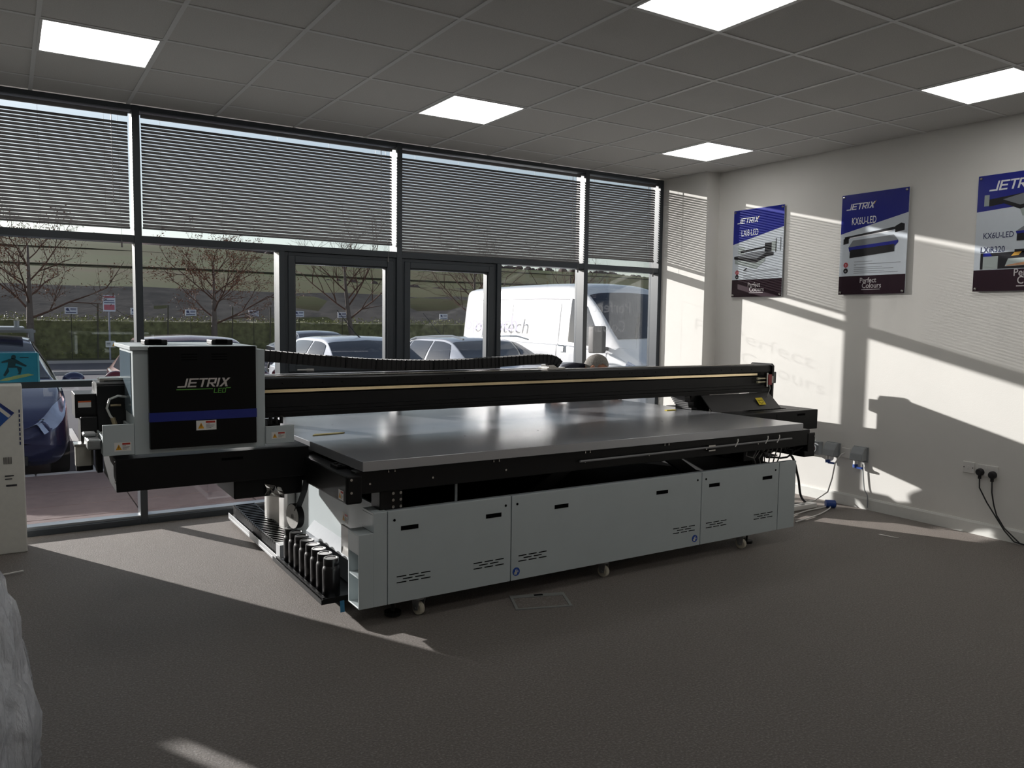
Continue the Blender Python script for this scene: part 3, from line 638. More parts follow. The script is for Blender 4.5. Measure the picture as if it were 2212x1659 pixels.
# --- ink drawer with bottles
dt = add('ink_tray', B().box(.53,.785,-2.5,-1.6,.07,.078).box(.53,.535,-2.5,-1.6,.078,.095).box(.535,.785,-2.5,-2.495,.078,.10).box(.545,.56,-2.48,-1.62,.078,.10), m_blk, pr)
add('drip_liner', B().box(.56,.78,-2.49,-1.62,.0785,.0805), m_bframe, dt)
m_bot = mat('black_ink_bottle', (22,20,22), .3, var=.03, spec=.5); m_cap = mat('black_bottle_cap', (14,14,15), .25, var=0)
m_capin = mat('grey_cap_face', (90,88,88), .25, .3, var=.05)  # lighter grey disc on top of the black cap
first = None; names = ['first', 'second', 'third', 'fourth', 'fifth', 'sixth', 'seventh', 'last']
for k in range(8):
    x, y = .615, -2.41+.1*k
    lab = 'black ink bottle, %s in the row counted from the open column' % names[k] if k < 7 else 'black ink bottle at the window end of the row'
    if first is None:
        first = thing('ink_bottle', (x,y,.081), lab, 'bottle', 'black ink bottles in the drawer')
        add('body', B().lathe([(.001,0),(.044,0),(.047,.004),(.047,.145),(.043,.158),(.038,.165),(.038,.172)], (x,y,.081), n=20), m_bot, first, smooth='auto')
        add('cap', B().lathe([(.001,.168),(.041,.168),(.041,.20),(.039,.206),(.031,.206),(.029,.203),(.001,.203)], (x,y,.081), n=20), m_cap, first, smooth='auto')
        add('cap_face', B().cyl((x,y,.284),(x,y,.2848),.027,n=20), m_capin, first)
    else: dup_tree(first, (x,y,.081), label=lab, group='black ink bottles in the drawer')
add('drawer_front', B().box(.70,.712,-2.60,-2.33,.28,.44), mat('pale_drawer_face', (196,194,190), .3, var=.02), pr, bevel=.002, seg=1)
add('blue_tape', B().grid([[(.63+.012*i,-2.50-.004*j,.075-.03*j) for j in range(3)] for i in range(3)]), mat('blue_tape_film', (60,130,170), .4, var=.05), pr)
# ---------------------------------------------------------------- outdoors
ZG = -0.2
m_pave = mat('pinkish_concrete_slab', (118, 98, 94), 0.85, var=0.10, scale=9, bump=0.2, bscale=60)
m_joint = mat('dark_paving_joint', (52, 46, 46), 0.95, var=0.1)
m_tar = mat('grey_tarmac', (92, 88, 94), 0.9, var=0.12, scale=60, bump=0.3, bscale=150)
m_kerb = mat('concrete_kerb', (176, 170, 168), 0.8, var=0.06)
m_line = mat('white_road_paint', (230, 228, 224), 0.7, var=0.06)
pv = add('pavement', B().box(-6.5, 12, .16, 2.75, -.25, -.045), m_joint, kind='structure', label='slab paving outside along the window')
xs = [-3.5+.905*i for i in range(8)]
rowz = [(.17,.62),(.63,1.08),(1.09,1.68),(1.69,2.60)]
slab_first = {}
for ri,(y0,y1) in enumerate(rowz):
    for i in range(9):
        x0 = -3.6+.92*i+(.46 if ri % 2 else 0)*0; key = ri
        b = B().box(x0,x0+.908,y0,y1,-.05,-.028-.003*((i*7+ri*3)%3))
        if (key, (i*7+ri*3)%3) in slab_first: dup_part(slab_first[(key,(i*7+ri*3)%3)], pv, (x0+.454,(y0+y1)/2,-.05))
        else: slab_first[(key,(i*7+ri*3)%3)] = add('paving_slab', b, m_pave, pv, bevel=.004, seg=1)
for i in range(10): add('kerb_stone', B().box(-5.2+i*.92,-5.2+i*.92+.912,2.62,2.75,-.2,-.03), m_kerb, pv, bevel=.01, seg=1)
tm = add('car_park', B().box(-30, 60, 2.75, 31, -.4, ZG), m_tar, kind='structure', label='tarmac car park and road outside')
for x in (-2.42,-.03,2.5,4.95,7.2,9.9): add('bay_line', B().box(x-.04,x+.04,3.0,7.6,ZG,ZG+.004), m_line, tm)
add('kerb_line', B().box(-30,60,20.5,20.65,ZG,ZG+.1), m_kerb, tm)
add('kerb_line', B().box(-30,60,26.8,27.0,ZG,ZG+.1), m_kerb, tm)
add('verge', B().box(-30,60,27.0,31,ZG,ZG+.08), mat('verge_grass', (86,84,60), .95, var=.25, scale=6, bump=.4, bscale=30), tm)
# hill
def field_mat():
    m = bpy.data.materials.new('winter_field_grass'); m.use_nodes = True; nt = m.node_tree; b = nt.nodes['Principled BSDF']
    tc = nt.nodes.new('ShaderNodeTexCoord'); sx = nt.nodes.new('ShaderNodeSeparateXYZ'); nt.links.new(tc.outputs['Object'], sx.inputs[0])
    n = nt.nodes.new('ShaderNodeTexNoise'); n.inputs['Scale'].default_value = .06; n.inputs['Detail'].default_value = 6; nt.links.new(tc.outputs['Object'], n.inputs['Vector'])
    mp = nt.nodes.new('ShaderNodeMapping'); mp.inputs['Scale'].default_value = (.02,.35,.2); nt.links.new(tc.outputs['Object'], mp.inputs['Vector'])
    n3 = nt.nodes.new('ShaderNodeTexNoise'); n3.inputs['Scale'].default_value = 1.0; n3.inputs['Detail'].default_value = 5; nt.links.new(mp.outputs[0], n3.inputs['Vector'])
    r = nt.nodes.new('ShaderNodeValToRGB'); e = r.color_ramp.elements
    e[0].position = .35; e[0].color = lin((98,88,60))+(1,); e[1].position = .62; e[1].color = lin((92,100,60))+(1,)
    mx = nt.nodes.new('ShaderNodeMixRGB'); mx.inputs[0].default_value = .5; nt.links.new(n.outputs['Fac'], mx.inputs[1]); nt.links.new(n3.outputs['Fac'], mx.inputs[2])
    nt.links.new(mx.outputs[0], r.inputs['Fac']); nt.links.new(r.outputs[0], b.inputs['Base Color']); b.inputs['Roughness'].default_value = 1.0; b.inputs['Specular IOR Level'].default_value = 0.1
    return m
hb = B(); rows = []
for y in [31,33,36,40,44,46,50,58,70,85,100,115,130,142,150,160,175]:
    row = []
    for i in range(61):
        x = -90+i*6
        if y <= 44: z = ZG + (y-31)/13.0*3.15
        else: z = 2.95 + (y-44)*.108*(1+.02*math.sin(x*.05))
        if y > 138: z = 2.95+94*.108 - (y-138)*.05
        z += .25*noise.noise(Vector((x*.05,y*.05,0)))*min(1,(y-31)/20)
        if x < 40 and y >= 110: z += .7*min(1,(40-x)/20)*min(1,(y-104)/30)
        if x > 110: z -= (x-110)*.03*min(1,(y-44)/80) if y > 44 else 0
        row.append((x,y,z))
    rows.append(row)
hill = add('hillside', B().grid(rows), field_mat(), kind='structure', label='green and brown grazed hillside behind the hedge', smooth=True, fix=False)
bk = B(); rows = []
for y in [31.0,34,37,40,43,45]:
    rows.append([(-90+i*3, y+.2*math.sin(i), ZG+.05+(y-31)/13.0*3.15+.25*noise.noise(Vector((i*.7,y*.4,3)))) for i in range(100)])
add('bank', B().grid(rows), mat('rough_brown_bank', (112,100,90), .95, var=.3, scale=1.2, bump=.6, bscale=5), hill, smooth=True, fix=False, kind='stuff')
# field lines: hedged boundaries and tracks
rg = random.Random(3)
def shrub_line(name, pts, h, mtl, parent, n, leaf=.35):
    b = B()
    for k in range(n):
        t = rg.random()*(len(pts)-1); i = int(t); f = t-i
        p = Vector(pts[i]).lerp(Vector(pts[i+1]), f); s = h*rg.uniform(.5,1.1)
        c = p+Vector((rg.uniform(-.5,.5),rg.uniform(-.5,.5),s*.4))
        b.ell(c, (s*rg.uniform(.6,1.3),s*rg.uniform(.6,1.2),s*rg.uniform(.4,.7)), 7, 5)
    for i,(x,y,z) in enumerate(b.v):
        q = noise.noise_vector(Vector((x,y,z))*1.3/h)*.35*h; b.v[i] = (x+q.x,y+q.y,z+q.z)
    return add(name, b, mtl, parent, kind='stuff', fix=False)
m_far = mat('purple_brown_winter_scrub', (84,72,70), 1.0, var=.3, scale=.8)
def hz(y): return 2.95+(y-44)*.108
shrub_line('hedgerow', [(-60,141,hz(138)+.7),(22,141,hz(138)+.6),(42,141,hz(138)),(120,143,hz(138)-.3),(180,146,hz(138)-3)], .9, m_far, hill, 500)
shrub_line('hedgerow', [(28,140,hz(140)),(40,118,hz(118)),(46,96,hz(96))], .8, m_far, hill, 160)
shrub_line('hedgerow', [(20,66,hz(66)-.4),(32,58,hz(58)-.4),(44,55,hz(55)-.4)], .5, m_far, hill, 80)
for y in (68, 104):
    add('field_boundary', B().tube([(-80+i*8, y, hz(y)+.12+.25*noise.noise(Vector(((-80+i*8)*.05,y*.05,0)))) for i in range(32)], .09, 5), mat('dark_ditch_grass', (64,60,46), 1, var=.2, scale=1), hill)
# hedge along the road
hd = thing('clipped_hedge', (10,29.4,ZG), 'clipped green hedge along the far side of the road with a leafy top', 'hedge')
hb = B(); rows = []; NX = 130
for prof in [(28.9,ZG),(28.8,.4),(28.8,1.0),(28.85,1.33),(29.3,1.38),(29.8,1.36),(29.9,.5),(29.9,ZG)]:
    rows.append([(-14+i*.36, prof[0]+.10*noise.noise(Vector((i*.9,prof[1]*3,prof[0]))), prof[1]+.05*noise.noise(Vector((i*.8,prof[0]*2,7)))) for i in range(NX)])
add('hedge_body', B().grid(rows), mat('dark_hedge_green', (104,104,70), .95, var=.45, scale=5, bump=.8, bscale=14), hd, fix=False)
lb = B()
def leaf(b, p, s, rr):
    u = Vector((rr.uniform(-1,1),rr.uniform(-1,1),rr.uniform(-1,1))).normalized(); v = u.orthogonal().normalized()
    b._add([p-u*s, p-v*s*.45, p+u*s, p+v*s*.45], [(0,1,2,3)])
for k in range(5200):
    x = -13+rg.random()*44; cl = .5+.5*noise.noise(Vector((x*.9,0,1)))
    leaf(lb, Vector((x, 28.8+rg.random()*1.0, 1.34+abs(rg.gauss(0,.16))*cl*1.5)), rg.uniform(.03,.07), rg)
for k in range(3500):
    leaf(lb, Vector((-13+rg.random()*44, 28.78+rg.random()*.1, ZG+.2+rg.random()*1.3)), rg.uniform(.03,.06), rg)
add('hedge_leaves', lb, mat('bright_hedge_leaf', (122,124,62), .6, var=.35, scale=3), hd, kind='stuff', fix=False)
# trees
def tree(x, y, h, seed, label, leafy, spread=1.0, lean=0.0):
    rr = random.Random(seed); root = thing('bare_tree', (x,y,ZG), label, 'tree', 'bare trees along the hedge')
    tb, br, lv = B(), B(), B()
    H0 = h*.30
    tp = [(x,y,ZG),(x+lean*.1,y,ZG+H0*.5),(x+lean*.3,y,ZG+H0),(x+lean*.5,y,ZG+h*.55),(x+lean*.6,y,ZG+h*.8)]
    tb.tube(tp, [.17,.14,.115,.07,.03], 8)
    def grow(p, d, L, r, lev):
        pts = [p]; q = Vector(p); dd = Vector(d)
        for k in range(4):
            dd = (dd+Vector((rr.uniform(-.22,.22),rr.uniform(-.22,.22),rr.uniform(-.06,.16)))).normalized(); q = q+dd*L/4; pts.append(q.copy())
        br.tube(pts, [r,r*.85,r*.7,r*.55,r*.35], 5 if lev < 2 else 3)
        if leafy:
            for k in range(leafy if lev >= 2 else 0):
                t = rr.choice(pts[1:]); leaf(lv, t+Vector((rr.uniform(-.12,.12),)*1+(rr.uniform(-.12,.12),rr.uniform(-.12,.12))), rr.uniform(.03,.06), rr)
        if lev < 3:
            for k in range((5,4,4)[lev]):
                t = pts[rr.randint(1,4)] if lev else pts[1+k%4]
                ang = rr.uniform(0,6.28); side = dd.orthogonal(); side.rotate(Matrix.Rotation(ang,3,dd))
                nd = (dd*.8+side.normalized()*rr.uniform(.5,.9)).normalized(); grow(t, nd, L*rr.uniform(.45,.65), r*.5, lev+1)
    nb = 9
    for k in range(nb):
        f = .30+.45*k/nb; a = k*2.4+rr.uniform(-.3,.3); zz = ZG+h*f
        p = Vector((x+lean*f*.8,y,zz)); d = Vector((math.cos(a)*spread, math.sin(a)*spread*.8, .65+.5*k/nb)).normalized()
        grow(p, d, h*(.52-.25*k/nb), .045*(1-.5*k/nb), 0)
    m_bark = mat('grey_brown_bark', (104,92,86), .9, var=.2, scale=8); m_br = mat('red_brown_twigs', (94,66,54), .9, var=.2, scale=3)
    add('trunk', tb, m_bark, root, smooth=True); add('branches', br, m_br, root, kind='stuff', fix=False)
    if leafy: add('dead_leaves', lv, mat('brown_dead_leaf', (120,72,44), .8, var=.3, scale=2), root, kind='stuff', fix=False)
tree(-.05,28.2,5.4,1,'spreading bare tree at the far left behind the parked dark blue car',2,1.25)
tree(6.5,28.2,4.9,2,'small brown leaved tree behind the red car',4,1.1)
tree(12.6,28.2,5.9,5,'bare grey tree seen through the left casement',0,1.0,-.8)
tree(18.9,28.2,5.6,9,'bare tree beside the back of the white van',0,1.25)
tree(26.5,30.5,5.5,12,'bare tree seen above the roof of the white van',0,1.2)
# signs on the hedge
m_sign = mat('white_sign_board', (214,216,226), .5, var=.02); m_sb = mat('blue_sign_ink', (52,60,104), .5, var=0)
where = ['left of the red and white post sign','beside the first mullion','left of the brown leaved tree','right of the brown leaved tree','at the left side of the left casement','in the middle of the left casement','in the right casement']
for (x,z),wt in zip(((1.32,1.74),(3.62,1.75),(5.66,1.73),(8.22,1.75),(10.2,1.76),(12.2,1.74),(17.4,1.74)), where):
    r = thing('hedge_sign', (x,28.60,ZG), 'small white board above the hedge, '+wt, 'sign', 'small white boards above the hedge')
    add('stake', B().box(x-.012,x+.012,28.62,28.64,ZG,1.86), mat('dark_stake', (52,50,38), .9, var=.1), r)
    bd = add('board', B().box(x-.215,x+.215,28.60,28.62,z-.13,z+.13), m_sign, r)
    Ms = frame_M((x,28.60,z),(1,0,0),(0,0,1))
    flat('emblem', [[(-.12+.055*math.cos(a*.6283),.04+.055*math.sin(a*.6283)) for a in range(10)], [(-.10,.0),(-.04,-.04),(-.04,-.02),(-.08,.03)]], m_sb, bd, Ms, .004)
    flat('print_lines', [rect(-.02,.18,.05,.08),rect(-.02,.17,.01,.03),rect(-.18,.17,-.09,-.06)], m_sb, bd, Ms, .004)
for x,wt in ((2.2,'left of the pole of the pink notice board'),(4.75,'left of the brown leaved tree'),(7.3,'just right of the brown leaved tree'),(8.9,'near the left casement')): add('fence_post', B().cyl((x,28.62,ZG),(x+.04,28.62,2.02),.03,.03,n=7), mat('weathered_post',(84,80,68),.9,var=.2), label='thin weathered post by the hedge, '+wt, cat='post', group='weathered posts in the hedge')
r = thing('post_sign', (2.53,27.6,ZG), 'pink and white notice board on a tall pole by the hedge', 'sign')
add('pole', B().cyl((2.53,27.6,ZG),(2.53,27.6,2.35),.035,n=8), mat('grey_pole', (150,148,160), .5, var=.03), r)
bd = add('board', B().box(2.33,2.75,27.55,27.57,1.72,2.33), m_sign, r)
Ms = frame_M((2.54,27.55,2.02),(1,0,0),(0,0,1)); m_pk = mat('faded_red_print', (190,96,110), .5, var=.02)
flat('red_panels', [rect(-.19,.19,.22,.29),rect(-.18,.18,-.24,-.04)], m_pk, bd, Ms, .004)
flat('print_lines', [rect(-.17,.17,.10,.13),rect(-.18,.18,.02,.05)], m_sb, bd, Ms, .004)
add('lower_board', B().box(2.38,2.72,27.55,27.57,.36,.60), m_line, r)
flat('warning_triangle', [[(.05,-.08),(.17,-.08),(.11,.06)]], m_yel, r, frame_M((2.55,27.55,.47),(1,0,0),(0,0,1)), .004)
flat('print_lines', [rect(-.14,.0,.03,.06),rect(-.14,.0,-.03,-.01)], m_ink, r, frame_M((2.55,27.55,.47),(1,0,0),(0,0,1)), .004)
# ---------------------------------------------------------------- cars
def crom(a, t):
    n = len(a)-1; k = min(int(t), n-1); f = t-k
    p0, p1, p2, p3 = a[max(k-1,0)], a[k], a[k+1], a[min(k+2,n)]
    return [0.5*((2*q1)+(q2-q0)*f+(2*q0-5*q1+4*q2-q3)*f*f+(3*q1-q0-3*q2+q3)*f*f*f) for q0,q1,q2,q3 in zip(p0,p1,p2,p3)]
class Loft:
    """car skin: st = [(Y, halfwidth, z_bottom, z_belt, z_top, roof_halfwidth)], x across, Y along from the nose"""
    def __init__(s, st, x0, y0, z0): s.st = st; s.o = (x0, y0, z0)
    def half(s, Y):
        st = s.st
        k = 0
        while k < len(st)-2 and st[k+1][0] < Y: k += 1
        t = k+(Y-st[k][0])/max(1e-6,(st[k+1][0]-st[k][0]))
        _, w, zb, zl, zt, wr = crom(st, max(0,min(len(st)-1,t)))
        g = max(zt-zl, .02)
        return [(0,zb),(.6*w,zb),(.9*w,zb+.02),(w,zb+.16),(w*1.005,(zb+zl)/2+.04),(w*.985,zl-.03),(w*.955,zl),(w*.955+(wr-w*.955)*.5,zl+g*.5),(wr,zl+g*.86),(wr*.93,zl+g*.95),(wr*.6,zt-.004),(0,zt+.012)]
    def pt(s, Y, t, off=0.0):
        """t in 0..22: index round the section, 11 = roof centre, negative x side first"""
        h = s.half(Y); sg = -1
        if t > 11: t = 22-t; sg = 1
        x, z = crom(h, t)
        x = max(x,0)*sg
        p = Vector((s.o[0]+x, s.o[1]+Y, s.o[2]+z))
        return p
    def nrm(s, Y, t):
        a = s.pt(Y+.02,t)-s.pt(Y-.02,t); b = s.pt(Y,min(22,t+.1))-s.pt(Y,max(0,t-.1)); n = b.cross(a)
        n = n.normalized() if n.length > 1e-9 else Vector((0,0,1))
        c = Vector((s.o[0], s.o[1]+Y, s.o[2]+.7))
        return n if n.dot(s.pt(Y,t)-c) > 0 else -n
    def body(s, ny=56, nt=66):
        Y0, Y1 = s.st[0][0], s.st[-1][0]; b = B()
        b.grid([[s.pt(Y0+(Y1-Y0)*i/ny, 22.0*k/nt) for k in range(nt+1)] for i in range(ny+1)])
        b._add([s.pt(Y0,22.0*k/nt) for k in range(nt)], [tuple(range(nt))]); b._add([s.pt(Y1,22.0*k/nt) for k in range(nt)], [tuple(range(nt))])
        return b
    def patch(s, fn, nu=8, nv=6, off=.006):
        """fn(u,v)->(Y,t); thin shell lying on the skin"""
        b = B(); rows = []
        for i in range(nu+1):
            r = []
            for k in range(nv+1):
                Y, t = fn(i/nu, k/nv); r.append(s.pt(Y,t)+s.nrm(Y,t)*off)
            rows.append(r)
        b.grid(rows); return b
m_cglass = mat('dark_car_glass', (40,46,60), 0.06, var=0, spec=0.8); m_tyre = mat('tyre_rubber', (28,28,30), .8, var=.1); m_rim = mat('alloy_rim', (150,150,155), .3, .9, var=.03)
m_lens = mat('clear_lamp_lens', (180,188,210), 0.08, .5, var=.1, scale=14); m_trim = mat('black_car_trim', (26,26,30), .5, var=.03)
def wheels(root, x0, y0, half, ys, r=.31):
    for Y in ys:
        for s in (-1,1):
            w = thing('wheel', (x0+s*half, y0+Y, ZG), parent=root)
            c = (x0+s*(half-.09), y0+Y, ZG+r)
            add('tyre', B().lathe([(r*.66,-.09),(r*.95,-.09),(r,-.06),(r,.06),(r*.95,.09),(r*.66,.09),(r*.66,-.09)], c, (1,0,0), 28), m_tyre, w, smooth='auto')
            rb = B().cyl((c[0]+s*.06,c[1],c[2]),(c[0]+s*.085,c[1],c[2]),r*.22,n=14)
            for k in range(6):
                a = k*math.pi/3; d = Vector((0,math.cos(a),math.sin(a)))
                rb.tube([Vector(c)+Vector((s*.075,0,0))+d*r*.15, Vector(c)+Vector((s*.07,0,0))+d*r*.68], .022, 5)
            add('rim', rb.lathe([(r*.62,.0),(r*.68,.0),(r*.68,s*.08),(r*.62,s*.08),(r*.62,.0)], c, (1,0,0), 24), m_rim, w)
def car(name, label, x0, y0, paint, st, cabin, estate=False, hw=.9, L=4.3, mirror_mat=None, antenna=None, rails=False):
    root = thing(name, (x0, y0+L/2, ZG), label, 'car', 'cars parked nose to the building')
    lf = Loft(st, x0, y0, ZG)
    add('body', lf.body(), paint, root, smooth=True)
    ws0, ws1, rw0, rw1, sd = cabin
    add('windscreen', lf.patch(lambda u,v: (ws0+(ws1-ws0)*u, 8.75+4.5*v), 8, 10), m_cglass, root, smooth=True, fix=False)
    add('rear_window', lf.patch(lambda u,v: (rw0+(rw1-rw0)*u, 8.9+4.2*v), 6, 8), m_cglass, root, smooth=True, fix=False)
    for a, c in sd:
        for s in (0,1):
            def fn(u, v, a=a, c=c, s=s):
                t = 6.25+1.75*v; return (a+(c-a)*u + ((.32*(1-u))*(v) if a == sd[0][0] else 0), t if s == 0 else 22-t)
            add('side_window', lf.patch(fn, 8, 5), m_cglass, root, smooth=True, fix=False)
    for s in (0,1):
        def fl(u, v, s=s):
            Y = .05+.72*u; t0 = 5.0+.5*u; t1 = 9.0-2.4*u; t = t0+(t1-t0)*v; return (Y, t if s == 0 else 22-t)
        hl = add('headlight', lf.patch(fl, 8, 6, .010), m_lens, root, smooth=True, fix=False)
    add('grille', lf.patch(lambda u,v: (.01+.10*u, 8.2+5.6*v) , 3, 10, .008), m_trim, root, fix=False)
    add('number_plate', B().box(x0-.26,x0+.26,y0-.035,y0-.02,ZG+.38,ZG+.49), m_line, root)
    add('lower_grille', B().box(x0-.5,x0+.5,y0-.02,y0+.10,ZG+.22,ZG+.33), m_trim, root, bevel=.02, seg=2)
    for s in (-1,1):
        c = Vector((x0+s*(hw+.11), y0+ws0+.28, ZG+1.0))
        add('wing_mirror', B().ell(c, (.12,.085,.085), 14, 10).box(min(c.x-s*.05,c.x-s*.2),max(c.x-s*.05,c.x-s*.2),c.y-.03,c.y+.04,c.z-.06,c.z-.02), mirror_mat or paint, root, smooth=True)
    if antenna: add('aerial', B().tube([antenna, (antenna[0]-.05,antenna[1]+.04,antenna[2]+.05), (antenna[0]-.28,antenna[1]+.25,antenna[2]+.42)], [.012,.008,.004], 5), m_trim, root)
    if rails:
        for s in (-1,1): add('roof_rail', B().tube([(x0+s*.62,y0+1.8+.35*k,ZG+1.455+(.05 if 0 < k < 6 else 0)-(.004*k*k*.6)) for k in range(7)], .018, 6), m_bframe, root)
    wheels(root, x0, y0, hw, (.82, L-.85))
    return root
hatch = [(0,.42,.30,.50,.58,.40),(.06,.70,.22,.58,.66,.62),(.25,.84,.19,.68,.78,.72),(.7,.90,.18,.80,.93,.80),(1.05,.90,.18,.88,1.02,.80),(1.35,.90,.18,.92,1.16,.72),(2.0,.90,.18,.95,1.45,.62),(2.6,.90,.18,.96,1.49,.62),(3.4,.90,.18,.97,1.46,.60),(3.9,.88,.20,.98,1.32,.58),(4.2,.84,.26,.95,1.05,.66),(4.3,.70,.34,.80,.88,.60)]
cab = (1.12,1.92,3.65,4.1,((1.62,2.45),(2.52,3.35)))
car('blue_hatchback','dark blue hatchback with a large headlight, parked closest at the far left',-1.16,2.9,mat('navy_car_paint',(46,52,92),.18,.4,var=0,coat=.8),hatch,cab,hw=.9)
car('red_hatchback','dark red hatchback behind the print carriage, only roof and mirror showing',1.32,3.0,mat('dark_red_car_paint',(120,26,36),.18,.3,var=0,coat=.8),hatch,cab,hw=.9)
car('white_hatchback','white small car with a roof aerial seen through the left casement',3.75,2.9,mat('white_car_paint',(224,226,234),.2,var=0,coat=.8),hatch,cab,hw=.9,antenna=(3.72,5.0,ZG+1.47))
est = [(0,.42,.30,.52,.60,.40),(.06,.72,.22,.60,.68,.62),(.25,.85,.19,.70,.80,.72),(.8,.91,.18,.82,.95,.82),(1.2,.91,.18,.90,1.04,.82),(1.5,.91,.18,.94,1.16,.74),(2.25,.91,.18,.96,1.44,.64),(3.0,.91,.18,.97,1.47,.64),(3.9,.91,.18,.98,1.43,.62),(4.4,.88,.20,.98,1.28,.60),(4.65,.84,.26,.95,1.05,.68),(4.75,.72,.34,.82,.90,.62)]
car('silver_estate','silver estate car with roof rails in front of the white van',5.95,2.9,mat('silver_car_paint',(186,188,196),.22,.5,var=0,coat=.6),est,(1.28,2.15,4.1,4.5,((1.85,2.75),(2.82,3.6),(3.66,4.1))),hw=.91,L=4.75,antenna=(5.95,6.6,ZG+1.46),rails=True)
sal = [(0,.42,.30,.50,.58,.40),(.06,.70,.22,.58,.66,.62),(.25,.84,.19,.68,.78,.72),(.9,.90,.18,.80,.93,.80),(1.25,.90,.18,.88,1.00,.80),(1.55,.90,.18,.92,1.14,.72),(2.2,.90,.18,.95,1.38,.60),(2.8,.90,.18,.96,1.42,.58),(3.4,.90,.18,.97,1.34,.58),(4.1,.88,.20,.98,1.10,.62),(4.5,.84,.26,.93,1.02,.70),(4.6,.70,.34,.80,.90,.60)]
rc = car('navy_coupe','small dark navy car in the farther row, above the white car roof',6.4,12.6,mat('black_navy_car_paint',(34,38,66),.18,.4,var=0,coat=.8),sal,(1.32,2.1,3.2,3.9,((1.8,2.6),(2.66,3.4))),hw=.9,L=4.6)
rc['group'] = 'cars parked beyond the near row'
# blue car roof bars
bc = bpy.data.objects['blue_hatchback']
for y in (5.2, 6.1): add('roof_bar', B().box(-1.82,-.50,y-.03,y+.03,ZG+1.53,ZG+1.565).box(-1.80,-1.76,y-.03,y+.03,ZG+1.42,ZG+1.53).box(-.56,-.52,y-.03,y+.03,ZG+1.42,ZG+1.53), m_bframe, bc)
add('cycle_carrier', B().box(-1.05,-.62,4.9,6.4,ZG+1.565,ZG+1.60).cyl((-.7,5.0,ZG+1.60),(-.7,5.0,ZG+1.68),.03).cyl((-.95,5.3,ZG+1.6),(-.95,5.3,ZG+1.72),.05), m_bframe, bc)
# ---------------------------------------------------------------- van
VX, VY = 8.42, 2.55
van = thing('panel_van', (VX, VY+3.05, ZG), 'white high roof panel van parked nose in, right of the silver estate', 'van')
m_van = mat('white_van_paint', (232,232,234), .22, var=0, coat=.6)
vst = [(0,.55,.35,.62,.72,.5),(.08,.86,.28,.78,.88,.74),(.3,.97,.25,.98,1.10,.86),(.75,1.01,.24,1.15,1.28,.90),(1.0,1.02,.24,1.24,1.48,.90),(1.5,1.02,.24,1.30,1.98,.88),(1.95,1.02,.24,1.34,2.33,.86),(2.3,1.02,.24,1.36,2.44,.86),(4.0,1.02,.24,1.38,2.47,.87),(5.9,1.02,.24,1.38,2.45,.86),(6.05,1.0,.28,1.36,2.38,.84),(6.1,.96,.34,1.34,2.28,.80)]
lv = Loft(vst, VX, VY, ZG)
vb = add('body', lv.body(70, 66), m_van, van, smooth=True)
add('windscreen', lv.patch(lambda u,v: (1.02+.82*u, 8.9+4.2*v), 8, 10), m_cglass, van, smooth=True, fix=False)
for s in (0,1):
    def fv(u,v,s=s):
        t = 6.15+1.65*v*(1-.1*v); return (1.18+1.05*u+.62*v*(1-u)*1.0, t if s == 0 else 22-t)
    add('cab_window', lv.patch(fv, 8, 6, .01), m_cglass, van, smooth=True, fix=False)
    def fh(u,v,s=s):
        t = 4.9+1.6*v; return (.10+.55*u, t if s == 0 else 22-t)
    add('headlight', lv.patch(fh, 6, 5, .01), m_lens, van, smooth=True, fix=False)
    sg = -1 if s == 0 else 1
    def strip(name, fn, mtl, off=.012, nu=12, nv=2): return add(name, lv.patch(fn, nu, nv, off), mtl, van, smooth=True, fix=False)
    S = (lambda t: t) if s == 0 else (lambda t: 22-t)
    m_gap = mat('grey_panel_gap', (120,120,126), .6, var=0)
    strip('roof_seam', lambda u,v: (2.3+3.7*u, S(7.55+.05*v)), m_gap, .003)
    strip('panel_seam', lambda u,v: (2.52+.02*v, S(3.4+4.0*u)), m_gap, .003)
    strip('panel_seam', lambda u,v: (4.1+.015*v, S(3.4+4.0*u)), m_gap, .003)
    strip('panel_seam', lambda u,v: (1.12+.02*v, S(3.4+2.7*u)), m_gap, .003)
    strip('panel_seam', lambda u,v: (1.15+1.4*u, S(3.35+.04*v)), m_gap, .003)
    strip('rub_strip', lambda u,v: (1.3+4.5*u, S(3.9+.35*v)), mat('pale_grey_strip', (190,190,194), .5, var=0), .012)
    strip('door_handle', lambda u,v: (2.28+.16*u, S(4.75+.75*v)), m_bframe, .03, 4, 4)
    m = B().box(VX+sg*1.19-.13,VX+sg*1.19+.13,VY+1.06,VY+1.22,ZG+1.26,ZG+1.70).box(VX+sg*1.0-.06,VX+sg*1.0+.06,VY+1.12,VY+1.2,ZG+1.3,ZG+1.36)
    add('wing_mirror', m, mat('grey_mirror_plastic', (84,80,78), .6, var=.03), van, smooth='auto', bevel=.03, seg=3)
gr = B()
for k in range(9): gr.box(VX-.52+.12*k,VX-.47+.12*k,VY+.05,VY+.16,ZG+.92,ZG+1.06)
add('grille', gr, m_trim, van)
add('bumper', B().box(VX-.9,VX+.9,VY-.05,VY+.4,ZG+.3,ZG+.6), m_van, van, bevel=.08, seg=3)
wheels(van, VX, VY, 1.02, (.95, 5.0), .34)
text('side_lettering', 'opentech', mat('lilac_lettering', (176,168,204), .5, var=0), van, frame_M((VX-1.035, VY+5.75, 1.38),(0,-1,0),(0,0,1)), .42, width=2.0, lift=.03)
add('wiper', B().tube([(VX-.5,VY+.98,ZG+1.50),(VX-.1,VY+1.35,ZG+1.90)], .012, 5), m_trim, van)
